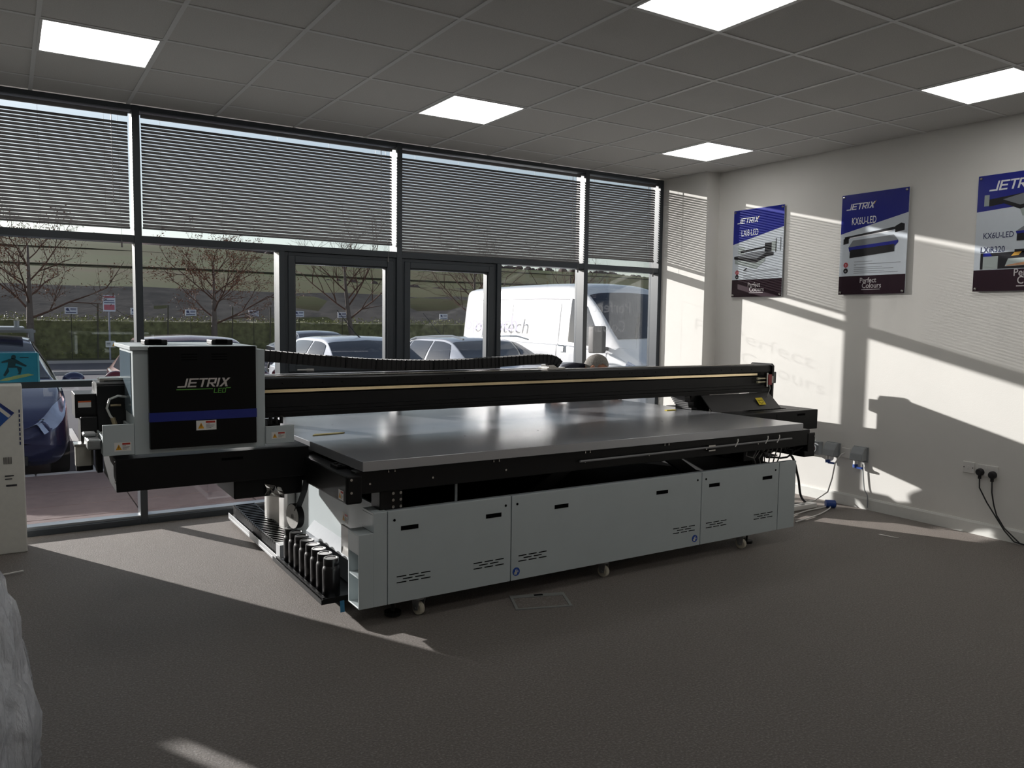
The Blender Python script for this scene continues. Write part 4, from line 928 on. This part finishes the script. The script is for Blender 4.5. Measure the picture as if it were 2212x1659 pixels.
# ---------------------------------------------------------------- posters on the side wall
m_pb = mat('poster_royal_blue', (26,36,138), .25, var=0); m_pw = mat('poster_pale_grey', (206,214,222), .25, var=.01); m_pd = mat('poster_aubergine', (44,26,36), .22, var=0)
m_pt = mat('poster_white_print', (232,234,238), .3, var=0); m_pg = mat('poster_grey_print', (120,124,130), .3, var=0); m_pk2 = mat('poster_black_print', (22,22,28), .3, var=0)
m_pcf = mat('poster_silver_print', (186,180,182), .3, var=0); m_pnv = mat('poster_navy_print', (40,48,92), .3, var=0); m_prd = mat('poster_red_print', (170,60,70), .3, var=0)
m_plg = mat('poster_light_machine', (158,168,166), .3, var=0); m_pgd = mat('poster_gold_print', (196,150,60), .3, var=0); m_ppt = mat('poster_tan_print', (176,130,96), .3, var=.2, scale=20)
PW, PZ0, PZ1 = .606, 1.822, 2.668
def poster(y0, label, kind):
    r = thing('wall_poster', (XR-.02, y0-PW/2, PZ0), label, 'poster', 'printer posters on the side wall')
    bd = add('board', B().box(XR-.024, XR-.018, y0-PW, y0, PZ0, PZ1), m_pw, r)
    Mp = frame_M((XR-.024, y0, PZ0), (0,-1,0), (0,0,1)); h = PZ1-PZ0
    cut0, cut1 = (.61*h, .765*h) if kind != 2 else (.69*h, .735*h)
    flat('blue_header', [[(0,cut0),(PW,cut1),(PW,h),(0,h)]], m_pb, bd, Mp, .0006)
    flat('dark_footer', [rect(0,PW,0,.185*h if kind else .20*h)], m_pd, bd, Mp, .0006)
    lx, lz, lw = (.045,.845*h,.27) if kind != 2 else (.08,.86*h,.36)
    jetrix('logo_letters', m_pt, bd, Mp @ Matrix.Translation((lx,lz,0)), lw, .052 if kind != 2 else .07, .0014)
    flat('logo_accent', [[(lx+lw*.93,lz+.03),(lx+lw*.99,lz+.052),(lx+lw*1.03,lz+.06),(lx+lw*.96,lz+.03)]], m_pgd, bd, Mp, .0018)
    def T(s, x, z, size, w, m, al='LEFT'): text('print_text', s, m, bd, Mp @ Matrix.Translation((x,z,0)), size, width=w, lift=.0016, bold=.0004)
    def F(polys, m, lift=.0012, name='machine_picture'): flat(name, polys, m, bd, Mp, lift)
    def lines(zs, ws, x=.14): flat('print_lines', [rect(x,x+w,z-.0016,z+.0016) for z,w in zip(zs,ws)], m_pg, bd, Mp, .0012)
    def badge(z, m, s):
        flat('badge', [[(.062+.022*math.cos(a*.3927),z+.022*math.sin(a*.3927)) for a in range(16)]], m, bd, Mp, .0012)
        text('print_text', s, m_pt, bd, Mp @ Matrix.Translation((.062-.007,z-.009,0)), .026, lift=.0018)
    if kind == 0:
        T('LXi8-LED', .10, .665*h+.03, .085, .205, m_pt)
        F([[(.07,.50*h),(.145,.49*h),(.145,.575*h),(.07,.58*h)]], m_plg); F([[(.10,.505*h),(.40,.545*h),(.40,.565*h),(.10,.53*h)]], m_pk2, .0016)
        F([[(.02,.47*h),(.20,.505*h),(.39,.515*h),(.42,.50*h),(.30,.43*h)]], m_pg, .0018); F([[(.02,.47*h),(.30,.43*h),(.30,.385*h),(.02,.44*h)],[(.30,.43*h),(.42,.50*h),(.50,.49*h),(.50,.455*h),(.42,.45*h),(.30,.385*h)]], m_pk2, .0022)
        F([[(.03,.435*h),(.29,.385*h),(.29,.315*h),(.03,.39*h)],[(.29,.385*h),(.40,.435*h),(.40,.40*h),(.29,.315*h)]], m_plg, .0024)
        F([rect(.395,.475,.50*h,.60*h)], m_pk2, .0026); F([rect(.475,.53,.505*h,.61*h)], m_plg, .0022); F([rect(.52,.527,.49*h,.64*h)], m_pk2, .0026); F([rect(.575,.58,.50*h,.65*h)], m_pk2, .0026); F([[(.14,.31*h),(.18,.335*h),(.19,.325*h),(.15,.30*h)]], m_pk2, .0026)
        lines([.300*h,.288*h,.272*h,.250*h,.238*h,.222*h,.210*h,.200*h-.0], [.42,.44,.04,.44,.10,.43,.18,.4])
        badge(.285*h, m_prd, '2'); badge(.235*h, m_pk2, 'o')
    elif kind == 1:
        T('KX6U-LED', .10, .655*h+.035, .085, .225, m_pt)
        F([[(.03,.505*h),(.08,.515*h),(.08,.575*h),(.03,.56*h)],[(.04,.555*h),(.50,.615*h),(.50,.64*h),(.04,.58*h)],[(.50,.585*h),(.58,.60*h),(.58,.66*h),(.55,.672*h),(.50,.645*h)]], m_pk2)
        F([[(.09,.56*h),(.47,.60*h),(.47,.61*h),(.09,.57*h)]], m_pt, .0018)
        F([[(.08,.475*h),(.53,.51*h),(.49,.565*h),(.12,.54*h)]], m_pg, .0018); F([[(.08,.475*h),(.53,.51*h),(.53,.49*h),(.50,.455*h),(.09,.43*h)]], m_pb, .0022); F([[(.095,.445*h),(.50,.475*h),(.50,.405*h),(.095,.365*h)]], m_pk2, .0024)
        lines([.325*h,.300*h,.288*h,.268*h,.250*h,.230*h,.212*h], [.17,.42,.02,.26,.36,.28,.40])
        badge(.298*h, m_prd, '3'); badge(.24*h, m_pk2, 'o')
    else:
        F([rect(.05,.085,.735*h,.83*h)], m_plg); F([[(.085,.73*h),(.56,.80*h),(.56,.845*h),(.085,.79*h)]], m_pk2)
        F([[(.18,.78*h),(.30,.72*h),(.60,.79*h),(.50,.86*h)]], m_pg, .0018); F([[(.18,.78*h),(.30,.72*h),(.60,.79*h),(.60,.765*h),(.30,.685*h),(.18,.75*h)]], m_pk2, .0022); F([[(.30,.685*h),(.60,.765*h),(.60,.71*h),(.32,.625*h)]], m_plg, .0022)
        F([[(.36,.535*h),(.60,.55*h),(.60,.615*h),(.36,.60*h)]], m_pk2, .0018); F([[(.28,.50*h),(.34,.545*h),(.60,.575*h),(.60,.52*h)]], m_pg, .002); F([[(.28,.50*h),(.60,.525*h),(.60,.50*h),(.29,.475*h)]], m_pb, .0022); F([[(.29,.48*h),(.60,.50*h),(.60,.425*h),(.29,.42*h)]], m_pk2, .0024)
        T('KX6U-LED', .055, .455*h, .06, .21, m_pnv); T('LXiR320', .04, .335*h, .06, .17, m_pnv)
        F([rect(.045,.60,.19*h,.33*h), rect(.28,.36,.32*h,.35*h)], m_pk2, .0016); F([rect(.065,.17,.19*h,.30*h)], m_plg, .002); F([[(.065,.30*h),(.13,.30*h),(.11,.33*h),(.065,.33*h)]], m_pb, .002)
        F([[(.22,.21*h),(.60,.22*h),(.60,.28*h),(.24,.275*h)]], m_plg, .002); F([[(.22,.212*h),(.60,.222*h),(.60,.255*h),(.40,.25*h),(.26,.225*h)]], m_ppt, .0024); F([[(.26,.295*h),(.31,.30*h),(.33,.33*h),(.28,.325*h)]], m_pgd, .0024)
    fx, fz = ((.20,.115*h) if kind != 2 else (.28,.125*h)); fs = 1.0 if kind != 2 else 1.25
    T('Perfect', fx, fz, .06*fs, .15*fs, m_pcf); T('Colours', fx+.022*fs, fz-.045*fs, .062*fs, .175*fs, m_pcf)
    flat('print_lines', [rect(fx+.02*fs,fx+.19*fs,fz-.060*fs,fz-.055*fs)], m_pcf, bd, Mp, .0014)
    for dx, dz in ((.02,.02),(PW-.02,.02),(.02,h-.02),(PW-.02,h-.02)):
        add('stand_off', B().lathe([(.001,.010),(.008,.009),(.011,.004),(.011,-.02),(.006,-.02)], (XR-.024,y0-dx,PZ0+dz), (-1,0,0), 12), m_steel, r, smooth='auto')
poster(-.851, 'wall poster nearest the pillar showing a flatbed printer, sunlit at its foot', 0)
poster(-2.061, 'middle wall poster showing a printer with a blue edged bed', 1)
poster(-3.202, 'wall poster cut by the right edge of the picture with three machines on it', 2)
# lettering on the glass (reads backwards from indoors)
m_etch = bpy.data.materials.new('faint_vinyl'); m_etch.use_nodes = True
_nt = m_etch.node_tree; _t = _nt.nodes.new('ShaderNodeBsdfTransparent'); _mx = _nt.nodes.new('ShaderNodeMixShader'); _mx.inputs[0].default_value = .09
_nt.nodes['Principled BSDF'].inputs['Base Color'].default_value = (.8,.8,.82,1)
_nt.links.new(_t.outputs[0], _mx.inputs[1]); _nt.links.new(_nt.nodes['Principled BSDF'].outputs[0], _mx.inputs[2]); _nt.links.new(_mx.outputs[0], _nt.nodes['Material Output'].inputs[0])
gl = thing('glass_lettering', (4.52, YG-.003, 1.5), 'faint backwards shop name lettering on the pane in front of the van', 'lettering')
def gtext(s, x, z, size, w): text('letters', s, m_etch, gl, frame_M((x,YG-.003,z),(-1,0,0),(0,0,1)), size, width=w, lift=.0)
gtext('Perfect', 4.84, 1.66, .17, .50); gtext('Colours', 4.77, 1.46, .17, .50)
flat('outline', [rect(0,.70,0,.004), rect(0,.70,.62,.624), rect(0,.004,0,.624), rect(.696,.70,0,.624)], m_etch, gl, frame_M((4.93,YG-.003,1.28),(-1,0,0),(0,0,1)), .0008)
# ---------------------------------------------------------------- sockets and cables
m_sock = mat('white_socket_plastic', (226,224,220), .3, var=0); m_gsock = mat('grey_hood_plastic', (150,154,156), .3, var=.02); m_bplug = mat('blue_plug_plastic', (36,72,150), .4, var=.02)
def plate(y0,y1,z0,z1,label,name='wall_switch',cat='switch'):
    r = thing(name, (XR,(y0+y1)/2,z0), label, cat)
    add('plate', B().box(XR-.011,XR,y0,y1,z0,z1), m_sock, r, bevel=.003, seg=2); return r
s = plate(-3.285,-3.20,.455,.54,'white single switch plate left of the double socket')
add('rocker', B().box(XR-.016,XR-.010,-3.25,-3.235,.485,.51), m_sock, s, bevel=.002, seg=1)
add('screws', B().cyl((XR-.0125,-3.21,.497),(XR-.010,-3.21,.497),.004,n=8).cyl((XR-.0125,-3.275,.497),(XR-.010,-3.275,.497),.004,n=8), m_slot, s)
s = plate(-3.455,-3.307,.448,.534,'white double socket with two black plugs','wall_socket','socket')
for y in (-3.375,-3.39): add('rocker', B().box(XR-.016,XR-.010,y-.006,y+.006,.50,.522), m_sock, s, bevel=.002, seg=1)
def plug(y, z, path, label):
    p = thing('mains_plug', (XR-.03,y,z-.03), label, 'plug', 'black plugs in the double socket')
    add('plug_body', B().lathe([(.001,.036),(.020,.034),(.027,.024),(.028,0)], (XR-.012,y,z), (-1,0,0), 16).box(XR-.032,XR-.016,y-.009,y+.009,z-.05,z-.02), m_rubber, p, smooth='auto')
    add('flex', B().tube(path, .005, 7), m_rubber, p, smooth=True)
plug(-3.335,.478,[(XR-.024,-3.335,.44),(XR-.026,-3.34,.36),(XR-.028,-3.40,.26),(XR-.03,-3.46,.18),(XR-.04,-3.54,.08),(XR-.06,-3.62,.02),(XR-.09,-3.85,.008)],'black mains plug on the left of the double socket')
plug(-3.425,.470,[(XR-.024,-3.425,.43),(XR-.026,-3.43,.34),(XR-.028,-3.45,.25),(XR-.031,-3.475,.18),(XR-.045,-3.54,.10),(XR-.065,-3.66,.02),(XR-.08,-3.88,.008)],'black mains plug on the right of the double socket')
r = thing('industrial_socket', (XR-.05,-1.90,.40), 'grey industrial socket box with a dark red round inlet', 'socket')
add('box', B().box(XR-.06,XR,-1.96,-1.84,.40,.52), m_gsock, r, bevel=.008, seg=2)
add('inlet', B().cyl((XR-.06,-1.90,.46),(XR-.075,-1.90,.46),.042,n=20), m_gsock, r)
add('inlet_face', B().cyl((XR-.075,-1.90,.46),(XR-.078,-1.90,.46),.032,n=20), mat('dark_red_inlet', (78,34,32), .5, var=0), r)
r = thing('industrial_socket', (XR-.05,-1.78,.40), 'grey industrial socket with a red plug behind the printer corner', 'socket')
add('box', B().box(XR-.06,XR,-1.84,-1.72,.40,.52), m_gsock, r, bevel=.008, seg=2)
add('plug_body', B().cyl((XR-.06,-1.79,.46),(XR-.13,-1.79,.44),.036,.03,n=16), mat('red_plug_plastic', (176,60,44), .4, var=.03), r)
for y, lab in ((-2.07,'hooded grey wall socket with a blue plug, left of the white fused plate'),(-2.34,'hooded grey wall socket with a blue plug, right of the white fused plate')):
    r = thing('hooded_socket', (XR-.05,y,.38), lab, 'socket', 'hooded grey wall sockets')
    add('back_plate', B().box(XR-.01,XR,y-.07,y+.07,.40,.53), m_gsock, r, bevel=.003, seg=1)
    add('hood', B().prism([(0,.525),(-.03,.525),(-.065,.47),(-.075,.415),(0,.415)], lambda u,v,d:(XR-.01+u,d,v), y-.058, y+.058), m_gsock, r, bevel=.004, seg=1)
    add('plug_body', B().cyl((XR-.045,y+.02,.415),(XR-.05,y+.02,.375),.018,n=12), m_sock, r)
    add('blue_cap', B().cyl((XR-.05,y+.02,.375),(XR-.052,y+.015,.35),.022,n=12).box(XR-.065,XR-.04,y-.05,y+.01,.345,.36), m_bplug, r)
s = plate(-2.24,-2.155,.41,.495,'white fused outlet plate between the two hooded sockets','fused_outlet','outlet')
add('flex', B().tube([(XR-.012,-2.185,.45),(XR-.05,-2.18,.44),(XR-.07,-2.14,.36),(XR-.075,-2.12,.22),(XR-.10,-2.10,.10),(XR-.22,-2.06,.03),(XR-.45,-2.02,.01)], .006, 7), mat('white_flex', (214,212,208), .4, var=.02), s, smooth=True)
def cable(name, pts, r, m, label): add(name, B().tube([cr([Vector(p) for p in pts], i*(len(pts)-1)/40.0) for i in range(41)], r, 7), m, label=label, cat='cable', smooth=True)
cable('power_cable', [(4.25,-2.15,.62),(4.62,-2.16,.50),(4.74,-2.16,.30),(4.84,-2.12,.12),(4.97,-2.08,.03),(5.05,-2.06,.012),(4.95,-2.03,.012),(4.6,-2.0,.012)], .010, m_rubber, 'thick black cable looping from the printer corner to the floor')
cable('white_cable', [(4.4,-2.42,.008),(4.75,-2.36,.008),(5.02,-2.27,.008),(5.09,-2.235,.02)], .006, MATS['white_flex'], 'thin white cable curving on the floor to the blue connector')
cable('white_cable', [(4.5,-2.28,.008),(4.8,-2.22,.008),(5.0,-2.21,.008),(5.085,-2.222,.02)], .006, MATS['white_flex'], 'thin white cable lying straight beside the power strip')
cable('grey_cable', [(XR-.02,-2.37,.38),(XR-.02,-2.385,.25),(XR-.022,-2.40,.17),(XR-.022,-2.43,.12),(XR-.024,-2.435,.02)], .005, m_gsock, 'thin grey cable running down the sunlit wall to the skirting')
r = thing('blue_connector', (5.10,-2.23,0), 'blue round cable connector lying on the carpet by the skirting', 'connector')
add('shell', B().cyl((5.07,-2.20,.035),(5.13,-2.25,.035),.034,n=18), m_bplug, r); add('face', B().cyl((5.13,-2.25,.035),(5.134,-2.253,.035),.025,n=18), m_pnv, r)
r = thing('power_strip', (4.82,-2.13,0), 'white power strip on the floor behind the printer corner', 'power strip')
add('strip', B().box(4.62,5.0,-2.17,-2.10,.002,.042), m_sock, r, bevel=.006, seg=2)
for k in range(4): add('outlet', B().box(4.66+.08*k,4.70+.08*k,-2.15,-2.12,.0415,.0435), m_gsock, r)
# ---------------------------------------------------------------- floor things
r = thing('floor_box', (1.66,-2.865,0), 'flush metal floor outlet frame with a carpet filled lid', 'floor box')
A0, AX, AY = Vector((1.549,-2.713,0)), Vector((.303,-.104,0)), Vector((-.084,-.202,0))
def fb(u,v,d): p = A0+AX*u+AY*v; return (p.x,p.y,d)
fbm = mat('satin_grey_trim', (150,152,150), .4, .3, var=.03)
bq = B()
for q in (rect(0,1,0,.20),rect(0,1,.93,1),rect(0,.05,.2,.93),rect(.95,1,.2,.93)): bq.prism(q, fb, .0, .006)
add('trim_ring', bq, fbm, r); add('lid', B().prism(rect(.055,.945,.215,.925), fb, .0, .004), m_carpet, r)
add('lid_handle', B().prism(rect(.44,.60,.06,.14), fb, .006, .008), m_slot, r)
add('paper_strip', B()._add([(4.655,-2.962,.001),(4.675,-2.968,.001),(4.70,-3.10,.001),(4.68,-3.095,.001),(4.655,-2.962,.003),(4.675,-2.968,.004),(4.70,-3.10,.002),(4.68,-3.095,.005)],[(3,2,1,0),(4,5,6,7),(0,1,5,4),(1,2,6,5),(2,3,7,6),(3,0,4,7)]), m_white, label='white paper strip lying on the carpet by the side wall', cat='paper')
add('plastic_strip', B().obox((-.91,-.92,.012),(.30,.012,.006),Matrix.Rotation(.25,3,'Z')).box(-1.06,-.99,-.98,-.93,0,.018), m_white, label='thin white plastic strip on the carpet at the left edge', cat='strip')
# ---------------------------------------------------------------- left edge
m_card = mat('white_carton_card', (212,210,202), .6, var=.03)
r = thing('tall_carton', (-.80,-.30,0), 'tall white carton with a blue diamond print leaning by the window', 'carton')
def lean(x, y, z): return (x, y+z*.12, z)
def lbox(x0,x1,y0,y1,z0,z1):
    b = B().box(x0,x1,y0,y1,z0,z1); b.v = [lean(*p) for p in b.v]; return b
cb = add('sleeve', lbox(-.985,-.733,-.40,-.20,0,1.09), m_card, r, bevel=.008, seg=2)
Mt = Matrix(((1,0,0,-.985),(0,.12,-1,-.4005),(0,1,0,0),(0,0,0,1)))
flat('blue_diamond', [[(.0,1.0),(.10,1.0),(.205,.91),(.06,.76),(.0,.76)]], mat('carton_blue', (30,78,150), .5, var=0), cb, Mt, .002)
flat('diamond_stripe', [[(.05,1.0),(.075,1.0),(.185,.895),(.17,.88)]], m_card, cb, Mt, .003)
flat('diamond_dark', [[(.09,1.0),(.12,.985),(.205,.91),(.19,.895)]], mat('carton_navy', (26,44,110), .5, var=0), cb, Mt, .003)
flat('barcode', [rect(.135+.006*k,.138+.006*k,.58,.625) for k in range(8)], m_ink, cb, Mt, .002)
flat('print_lines', [rect(.14,.19,.50,.507),rect(.14,.18,.48,.487),rect(.145,.205,.435,.447)], m_ink, cb, Mt, .002)
text('print_text', 'FRAGILE', m_pnv, cb, Mt @ Matrix.Translation((.243,.93,0)) @ Matrix.Rotation(-math.pi/2,4,'Z'), .022, width=.16, lift=.002) if False else flat('side_print', [rect(.228,.236,.70+.03*k,.72+.03*k) for k in range(8)], m_pnv, cb, Mt, .002)
add('low_sun_block', lbox(-2.22,-1.90,-.42,-.22,0,.80), m_card, bevel=.01, seg=2, label='low white block out of view, added to shade the floor from window sun', cat='carton')  # unseen block, added to cut off the near end of the floor sun patch
add('wide_sun_block', lbox(-1.88,-1.0,-.42,-.22,0,1.07), m_card, bevel=.01, seg=2, label='wide white block added left of the diamond printed carton to shade the floor', cat='carton')  # added past the left edge to keep window sun off the carpet
r = thing('teal_picture_block', (-.75,-.03,1.09), 'teal printed acrylic block with a surfer on a board, on the window transom', 'picture')
pb = add('block', B().box(-.93,-.632,-.03,.0,1.092,1.293), mat('teal_print', (44,140,170), .25, var=.10, scale=8), r, bevel=.002, seg=1)
add('clear_edge', B().box(-.632,-.622,-.03,0,1.092,1.288), mat('pale_teal_edge', (110,190,210), .15, var=.02), r)
Ms = frame_M((-.93,-.03,1.092),(1,0,0),(0,0,1))
flat('surfboard', [[(.07,.012),(.10,.028),(.17,.046),(.24,.058),(.275,.048),(.20,.030),(.12,.012)]], mat('pale_green_print', (150,176,120), .4, var=.1, scale=60), pb, Ms, .0012)
m_fig = mat('dark_teal_print', (26,66,76), .4, var=.05)
flat('figure_silhouette', [[(.105,.04),(.13,.075),(.125,.10),(.175,.10),(.185,.065),(.175,.055),(.195,.055),(.205,.10),(.165,.115),(.17,.13),(.225,.105),(.235,.112),(.175,.155),(.15,.165),(.12,.155),(.085,.14),(.09,.132),(.125,.138),(.12,.10),(.095,.05)], [(.158+.014*math.cos(a*.5236),.172+.016*math.sin(a*.5236)) for a in range(12)]], m_fig, pb, Ms, .0016)
flat('print_lines', [rect(.195,.245,.166,.171)], m_fig, pb, Ms, .0012)
# plastic wrapped roll at the near left
bx, by = -1.13, -3.42
r = thing('wrapped_roll', (bx,by,0), 'plastic wrapped bundle standing at the near left corner', 'bundle')
def bag_pt(a, z, rr, sd):
    q = noise.noise(Vector((math.cos(a)*3+sd, math.sin(a)*3, z*4)))*.03 + noise.noise(Vector((math.cos(a)*11+sd, math.sin(a)*11, z*5)))*.022 + .012*math.sin(a*17+z*6+2*math.sin(z*9)) + .006*math.sin(a*31-z*9)
    return (bx+(rr+q)*math.cos(a), by+(rr+q)*math.sin(a), z)
rows = []; N = 72
for z, rr in [(.0,.33),(.02,.36),(.08,.372),(.16,.37),(.24,.362),(.32,.352),(.40,.34),(.48,.328),(.56,.312),(.62,.298),(.68,.284),(.73,.268),(.755,.23),(.77,.16),(.80,.09),(.83,.06),(.86,.07)]:
    rows.append([bag_pt(2*math.pi*k/N, z, rr, 1.7) for k in range(N+1)])
def film_mat():
    m = bpy.data.materials.new('crinkled_clear_film'); m.use_nodes = True; nt = m.node_tree; b = nt.nodes['Principled BSDF']
    b.inputs['Base Color'].default_value = lin((232,236,244))+(1,); b.inputs['Roughness'].default_value = .10; b.inputs['Specular IOR Level'].default_value = 1.0; b.inputs['Coat Weight'].default_value = .6; b.inputs['Coat Roughness'].default_value = .05
    tc = nt.nodes.new('ShaderNodeTexCoord'); mp = nt.nodes.new('ShaderNodeMapping'); mp.inputs['Scale'].default_value = (14,14,5); n = nt.nodes.new('ShaderNodeTexNoise'); n.inputs['Scale'].default_value = 1.2; n.inputs['Detail'].default_value = 5
    nt.links.new(tc.outputs['Object'], mp.inputs[0]); nt.links.new(mp.outputs[0], n.inputs['Vector'])
    bp = nt.nodes.new('ShaderNodeBump'); bp.inputs['Strength'].default_value = 1.0; bp.inputs['Distance'].default_value = .05; nt.links.new(n.outputs['Fac'], bp.inputs['Height']); nt.links.new(bp.outputs[0], b.inputs['Normal'])
    t = nt.nodes.new('ShaderNodeBsdfTransparent'); mx = nt.nodes.new('ShaderNodeMixShader'); mx.inputs[0].default_value = .72
    nt.links.new(b.outputs[0], mx.inputs[2]); nt.links.new(t.outputs[0], mx.inputs[1]); nt.links.new(mx.outputs[0], nt.nodes['Material Output'].inputs[0]); return m
add('plastic_film', B().grid(rows), film_mat(), r, smooth=True, fix=False)
add('wrapped_core', B().lathe([(.001,.004),(.30,.004),(.31,.02),(.30,.3),(.25,.62),(.22,.70),(.1,.74),(.001,.74)], (bx,by,0), n=28), mat('grey_foam_core', (112,116,126), .7, var=.15, scale=5), r, smooth=True)
# ---------------------------------------------------------------- person behind the bed
m_skin = mat('skin', (188,132,104), .55, var=.06, scale=12); m_jump = mat('navy_jumper', (30,31,46), .9, var=.15, scale=80, sheen=.2); m_trs = mat('black_trousers', (24,24,28), .9, var=.1); m_hair = mat('short_grey_hair', (132,128,122), .8, var=.2, scale=90, bump=.5, bscale=240)
per = thing('person', (3.78,-.42,0), 'grey haired person in a navy jumper bending over behind the printer bed', 'person')
def skin_mesh(name, nodes, edges, m, root_i, levels=2):
    """nodes: [(x,y,z,rx,ry)]"""
    me = bpy.data.meshes.new(name); me.from_pydata([n[:3] for n in nodes], edges, [])
    o = bpy.data.objects.new(name, me); o.parent = per; COL.objects.link(o); o.location = -WL[per.name]; WL[o.name] = Vector((0,0,0))
    bm = bmesh.new(); bm.from_mesh(me); ly = bm.verts.layers.skin.verify(); bm.verts.ensure_lookup_table()
    for v, n in zip(bm.verts, nodes): v[ly].radius = (n[3], n[4] if len(n) > 4 else n[3]); v[ly].use_root = False
    bm.verts[root_i][ly].use_root = True
    bm.to_mesh(me); bm.free()
    o.modifiers.new('skin', 'SKIN'); sb = o.modifiers.new('sub', 'SUBSURF'); sb.levels = levels; sb.render_levels = levels
    me.materials.append(m)
    md = o.modifiers['skin']; md.use_smooth_shade = True
    return o
PEL, CHE, NEC = (4.02,-.30,.66), (3.76,-.44,1.02), (3.72,-.53,1.07)
HEAD = Vector((3.815,-.60,1.135))
LS, LE, LW = (3.60,-.47,1.125), (3.36,-.50,.84+.06), (3.31,-.66,.885)
RS, RE, RW = (3.97,-.50,1.00), (4.10,-.62,.90), (3.96,-.69,.89)
nodes = [PEL+(.12,.10), (3.90,-.36,.83,.12,.09), CHE+(.125,.09), NEC+(.055,.055), (3.745,-.57,1.10,.055,.055),
         LS+(.05,.05), LE+(.035,.035), LW+(.03,.03), RS+(.05,.05), RE+(.035,.035), RW+(.03,.03),
         (3.93,-.30,.60,.09,.09), (3.84,-.60,.44,.065,.065), (3.86,-.30,.10,.045,.045), (3.85,-.42,.045,.04,.03),
         (4.13,-.30,.60,.09,.09), (4.20,-.58,.44,.065,.065), (4.22,-.28,.10,.045,.045), (4.22,-.42,.045,.04,.03)]
edges = [(0,1),(1,2),(2,3),(3,4),(2,5),(5,6),(6,7),(2,8),(8,9),(9,10),(0,11),(11,12),(12,13),(13,14),(0,15),(15,16),(16,17),(17,18)]
# hands: palm and five fingers each, rooted at the wrist
def hand(nodes, edges, wi, w, fwd, side, thumb):
    w = Vector(w); f = Vector(fwd).normalized(); s = Vector(side).normalized(); dn = Vector((0,0,-1))
    pi = len(nodes); p = w+f*.05+dn*.006; nodes.append(tuple(p)+(.030,.014)); edges.append((wi,pi))
    for k,(off,L) in enumerate(((-.030,.066),(-.010,.078),(.010,.074),(.029,.058))):
        a = len(nodes); q = p+f*.04+s*off
        nodes.append(tuple(q)+(.0095,.009)); edges.append((pi,a)); q2 = q+f*L*.5+Vector((0,0,.006)); nodes.append(tuple(q2)+(.0085,.008)); edges.append((a,a+1)); q3 = q2+f*L*.45+dn*.012; nodes.append(tuple(q3)+(.007,.007)); edges.append((a+1,a+2))
    a = len(nodes); q = w+f*.03+s*(.036*thumb); nodes.append(tuple(q)+(.011,.010)); edges.append((pi,a)); q2 = q+f*.035+s*(.022*thumb); nodes.append(tuple(q2)+(.009,.009)); edges.append((a,a+1))
hand(nodes, edges, 7, LW, (-.05,-1,0), (1,0,0), 1); hand(nodes, edges, 10, RW, (-.35,-1,0), (1,-.2,0), -1)
body = skin_mesh('body', nodes, edges, m_skin, 0, 2)
# head as part of the body figure: shaped ellipsoid with nose, brow, ears, turned to the right and bowed
Rh = Matrix.Rotation(math.radians(38),3,'Z') @ Matrix.Rotation(math.radians(34),3,'X')
hv = B().ell((0,0,0),(.082,.106,.122),28,20)
for i,(x,y,z) in enumerate(hv.v):
    f = Vector((x,y,z))
    if y < 0:
        f.x *= 1-.18*max(0,-z/.116); nose = math.exp(-((x/.014)**2+((z+.018)/.024)**2)); f.y -= .026*nose
        f.y += .010*(math.exp(-(((abs(x)-.032)/.014)**2+((z-.012)/.012)**2))); f.y -= .006*math.exp(-((x/.024)**2+((z+.062)/.008)**2)); f.y -= .008*math.exp(-((x/.022)**2+((z+.10)/.02)**2))
    hv.v[i] = tuple(HEAD + Rh @ f)
for s in (-1,1): hv.ell(HEAD+Rh@Vector((s*.086,.012,-.012)),(.012,.022,.034),10,8,Rh)
add('head', hv, m_skin, body, smooth=True)
eb = B()
for s in (-1,1): eb.ell(HEAD+Rh@Vector((s*.032,-.083,.010)),(.013,.008,.009),10,8,Rh)
add('eyes', eb, mat('dark_eye', (40,32,28), .2, var=0), body, smooth=True)
hr = B().ell((0,0,0),(.089,.115,.130),28,20); keep = []
vv = [Vector(v) for v in hr.v]
ff = [q for q in hr.f if all((vv[i].y > -.045 and vv[i].z > -.055) or vv[i].z > .075 for i in q)]
hr.v = [tuple(HEAD + Rh @ (v+Vector((0,.004,.002)) + v.normalized()*.003*noise.noise(v*60))) for v in vv]; hr.f = ff
add('hair', hr, m_hair, per, smooth=True, fix=False)
jn = [PEL[:2]+(.72,.165,.135), (3.90,-.36,.84,.17,.135), CHE+(.175,.135), NEC[:2]+(1.055,.075,.07), LS+(.125,.125), LE+(.068,.068), (3.315,-.63,.888,.043,.043), RS+(.10,.10), RE+(.068,.068), (3.98,-.665,.892,.043,.043)]
skin_mesh('jumper', jn, [(0,1),(1,2),(2,3),(2,4),(4,5),(5,6),(2,7),(7,8),(8,9)], m_jump, 0, 2)
tn = [(4.02,-.30,.68,.165,.14), (3.93,-.30,.60,.105,.10), (3.84,-.60,.44,.08,.08), (3.86,-.30,.11,.06,.06), (4.13,-.30,.60,.105,.10), (4.20,-.58,.44,.08,.08), (4.22,-.28,.11,.06,.06)]
skin_mesh('trousers', tn, [(0,1),(1,2),(2,3),(0,4),(4,5),(5,6)], m_trs, 0, 2)
for x,y in ((3.855,-.36),(4.22,-.36)): add('shoe', B().ell((x,y-.02,.045),(.05,.13,.045),14,8), m_rubber, per, smooth=True)
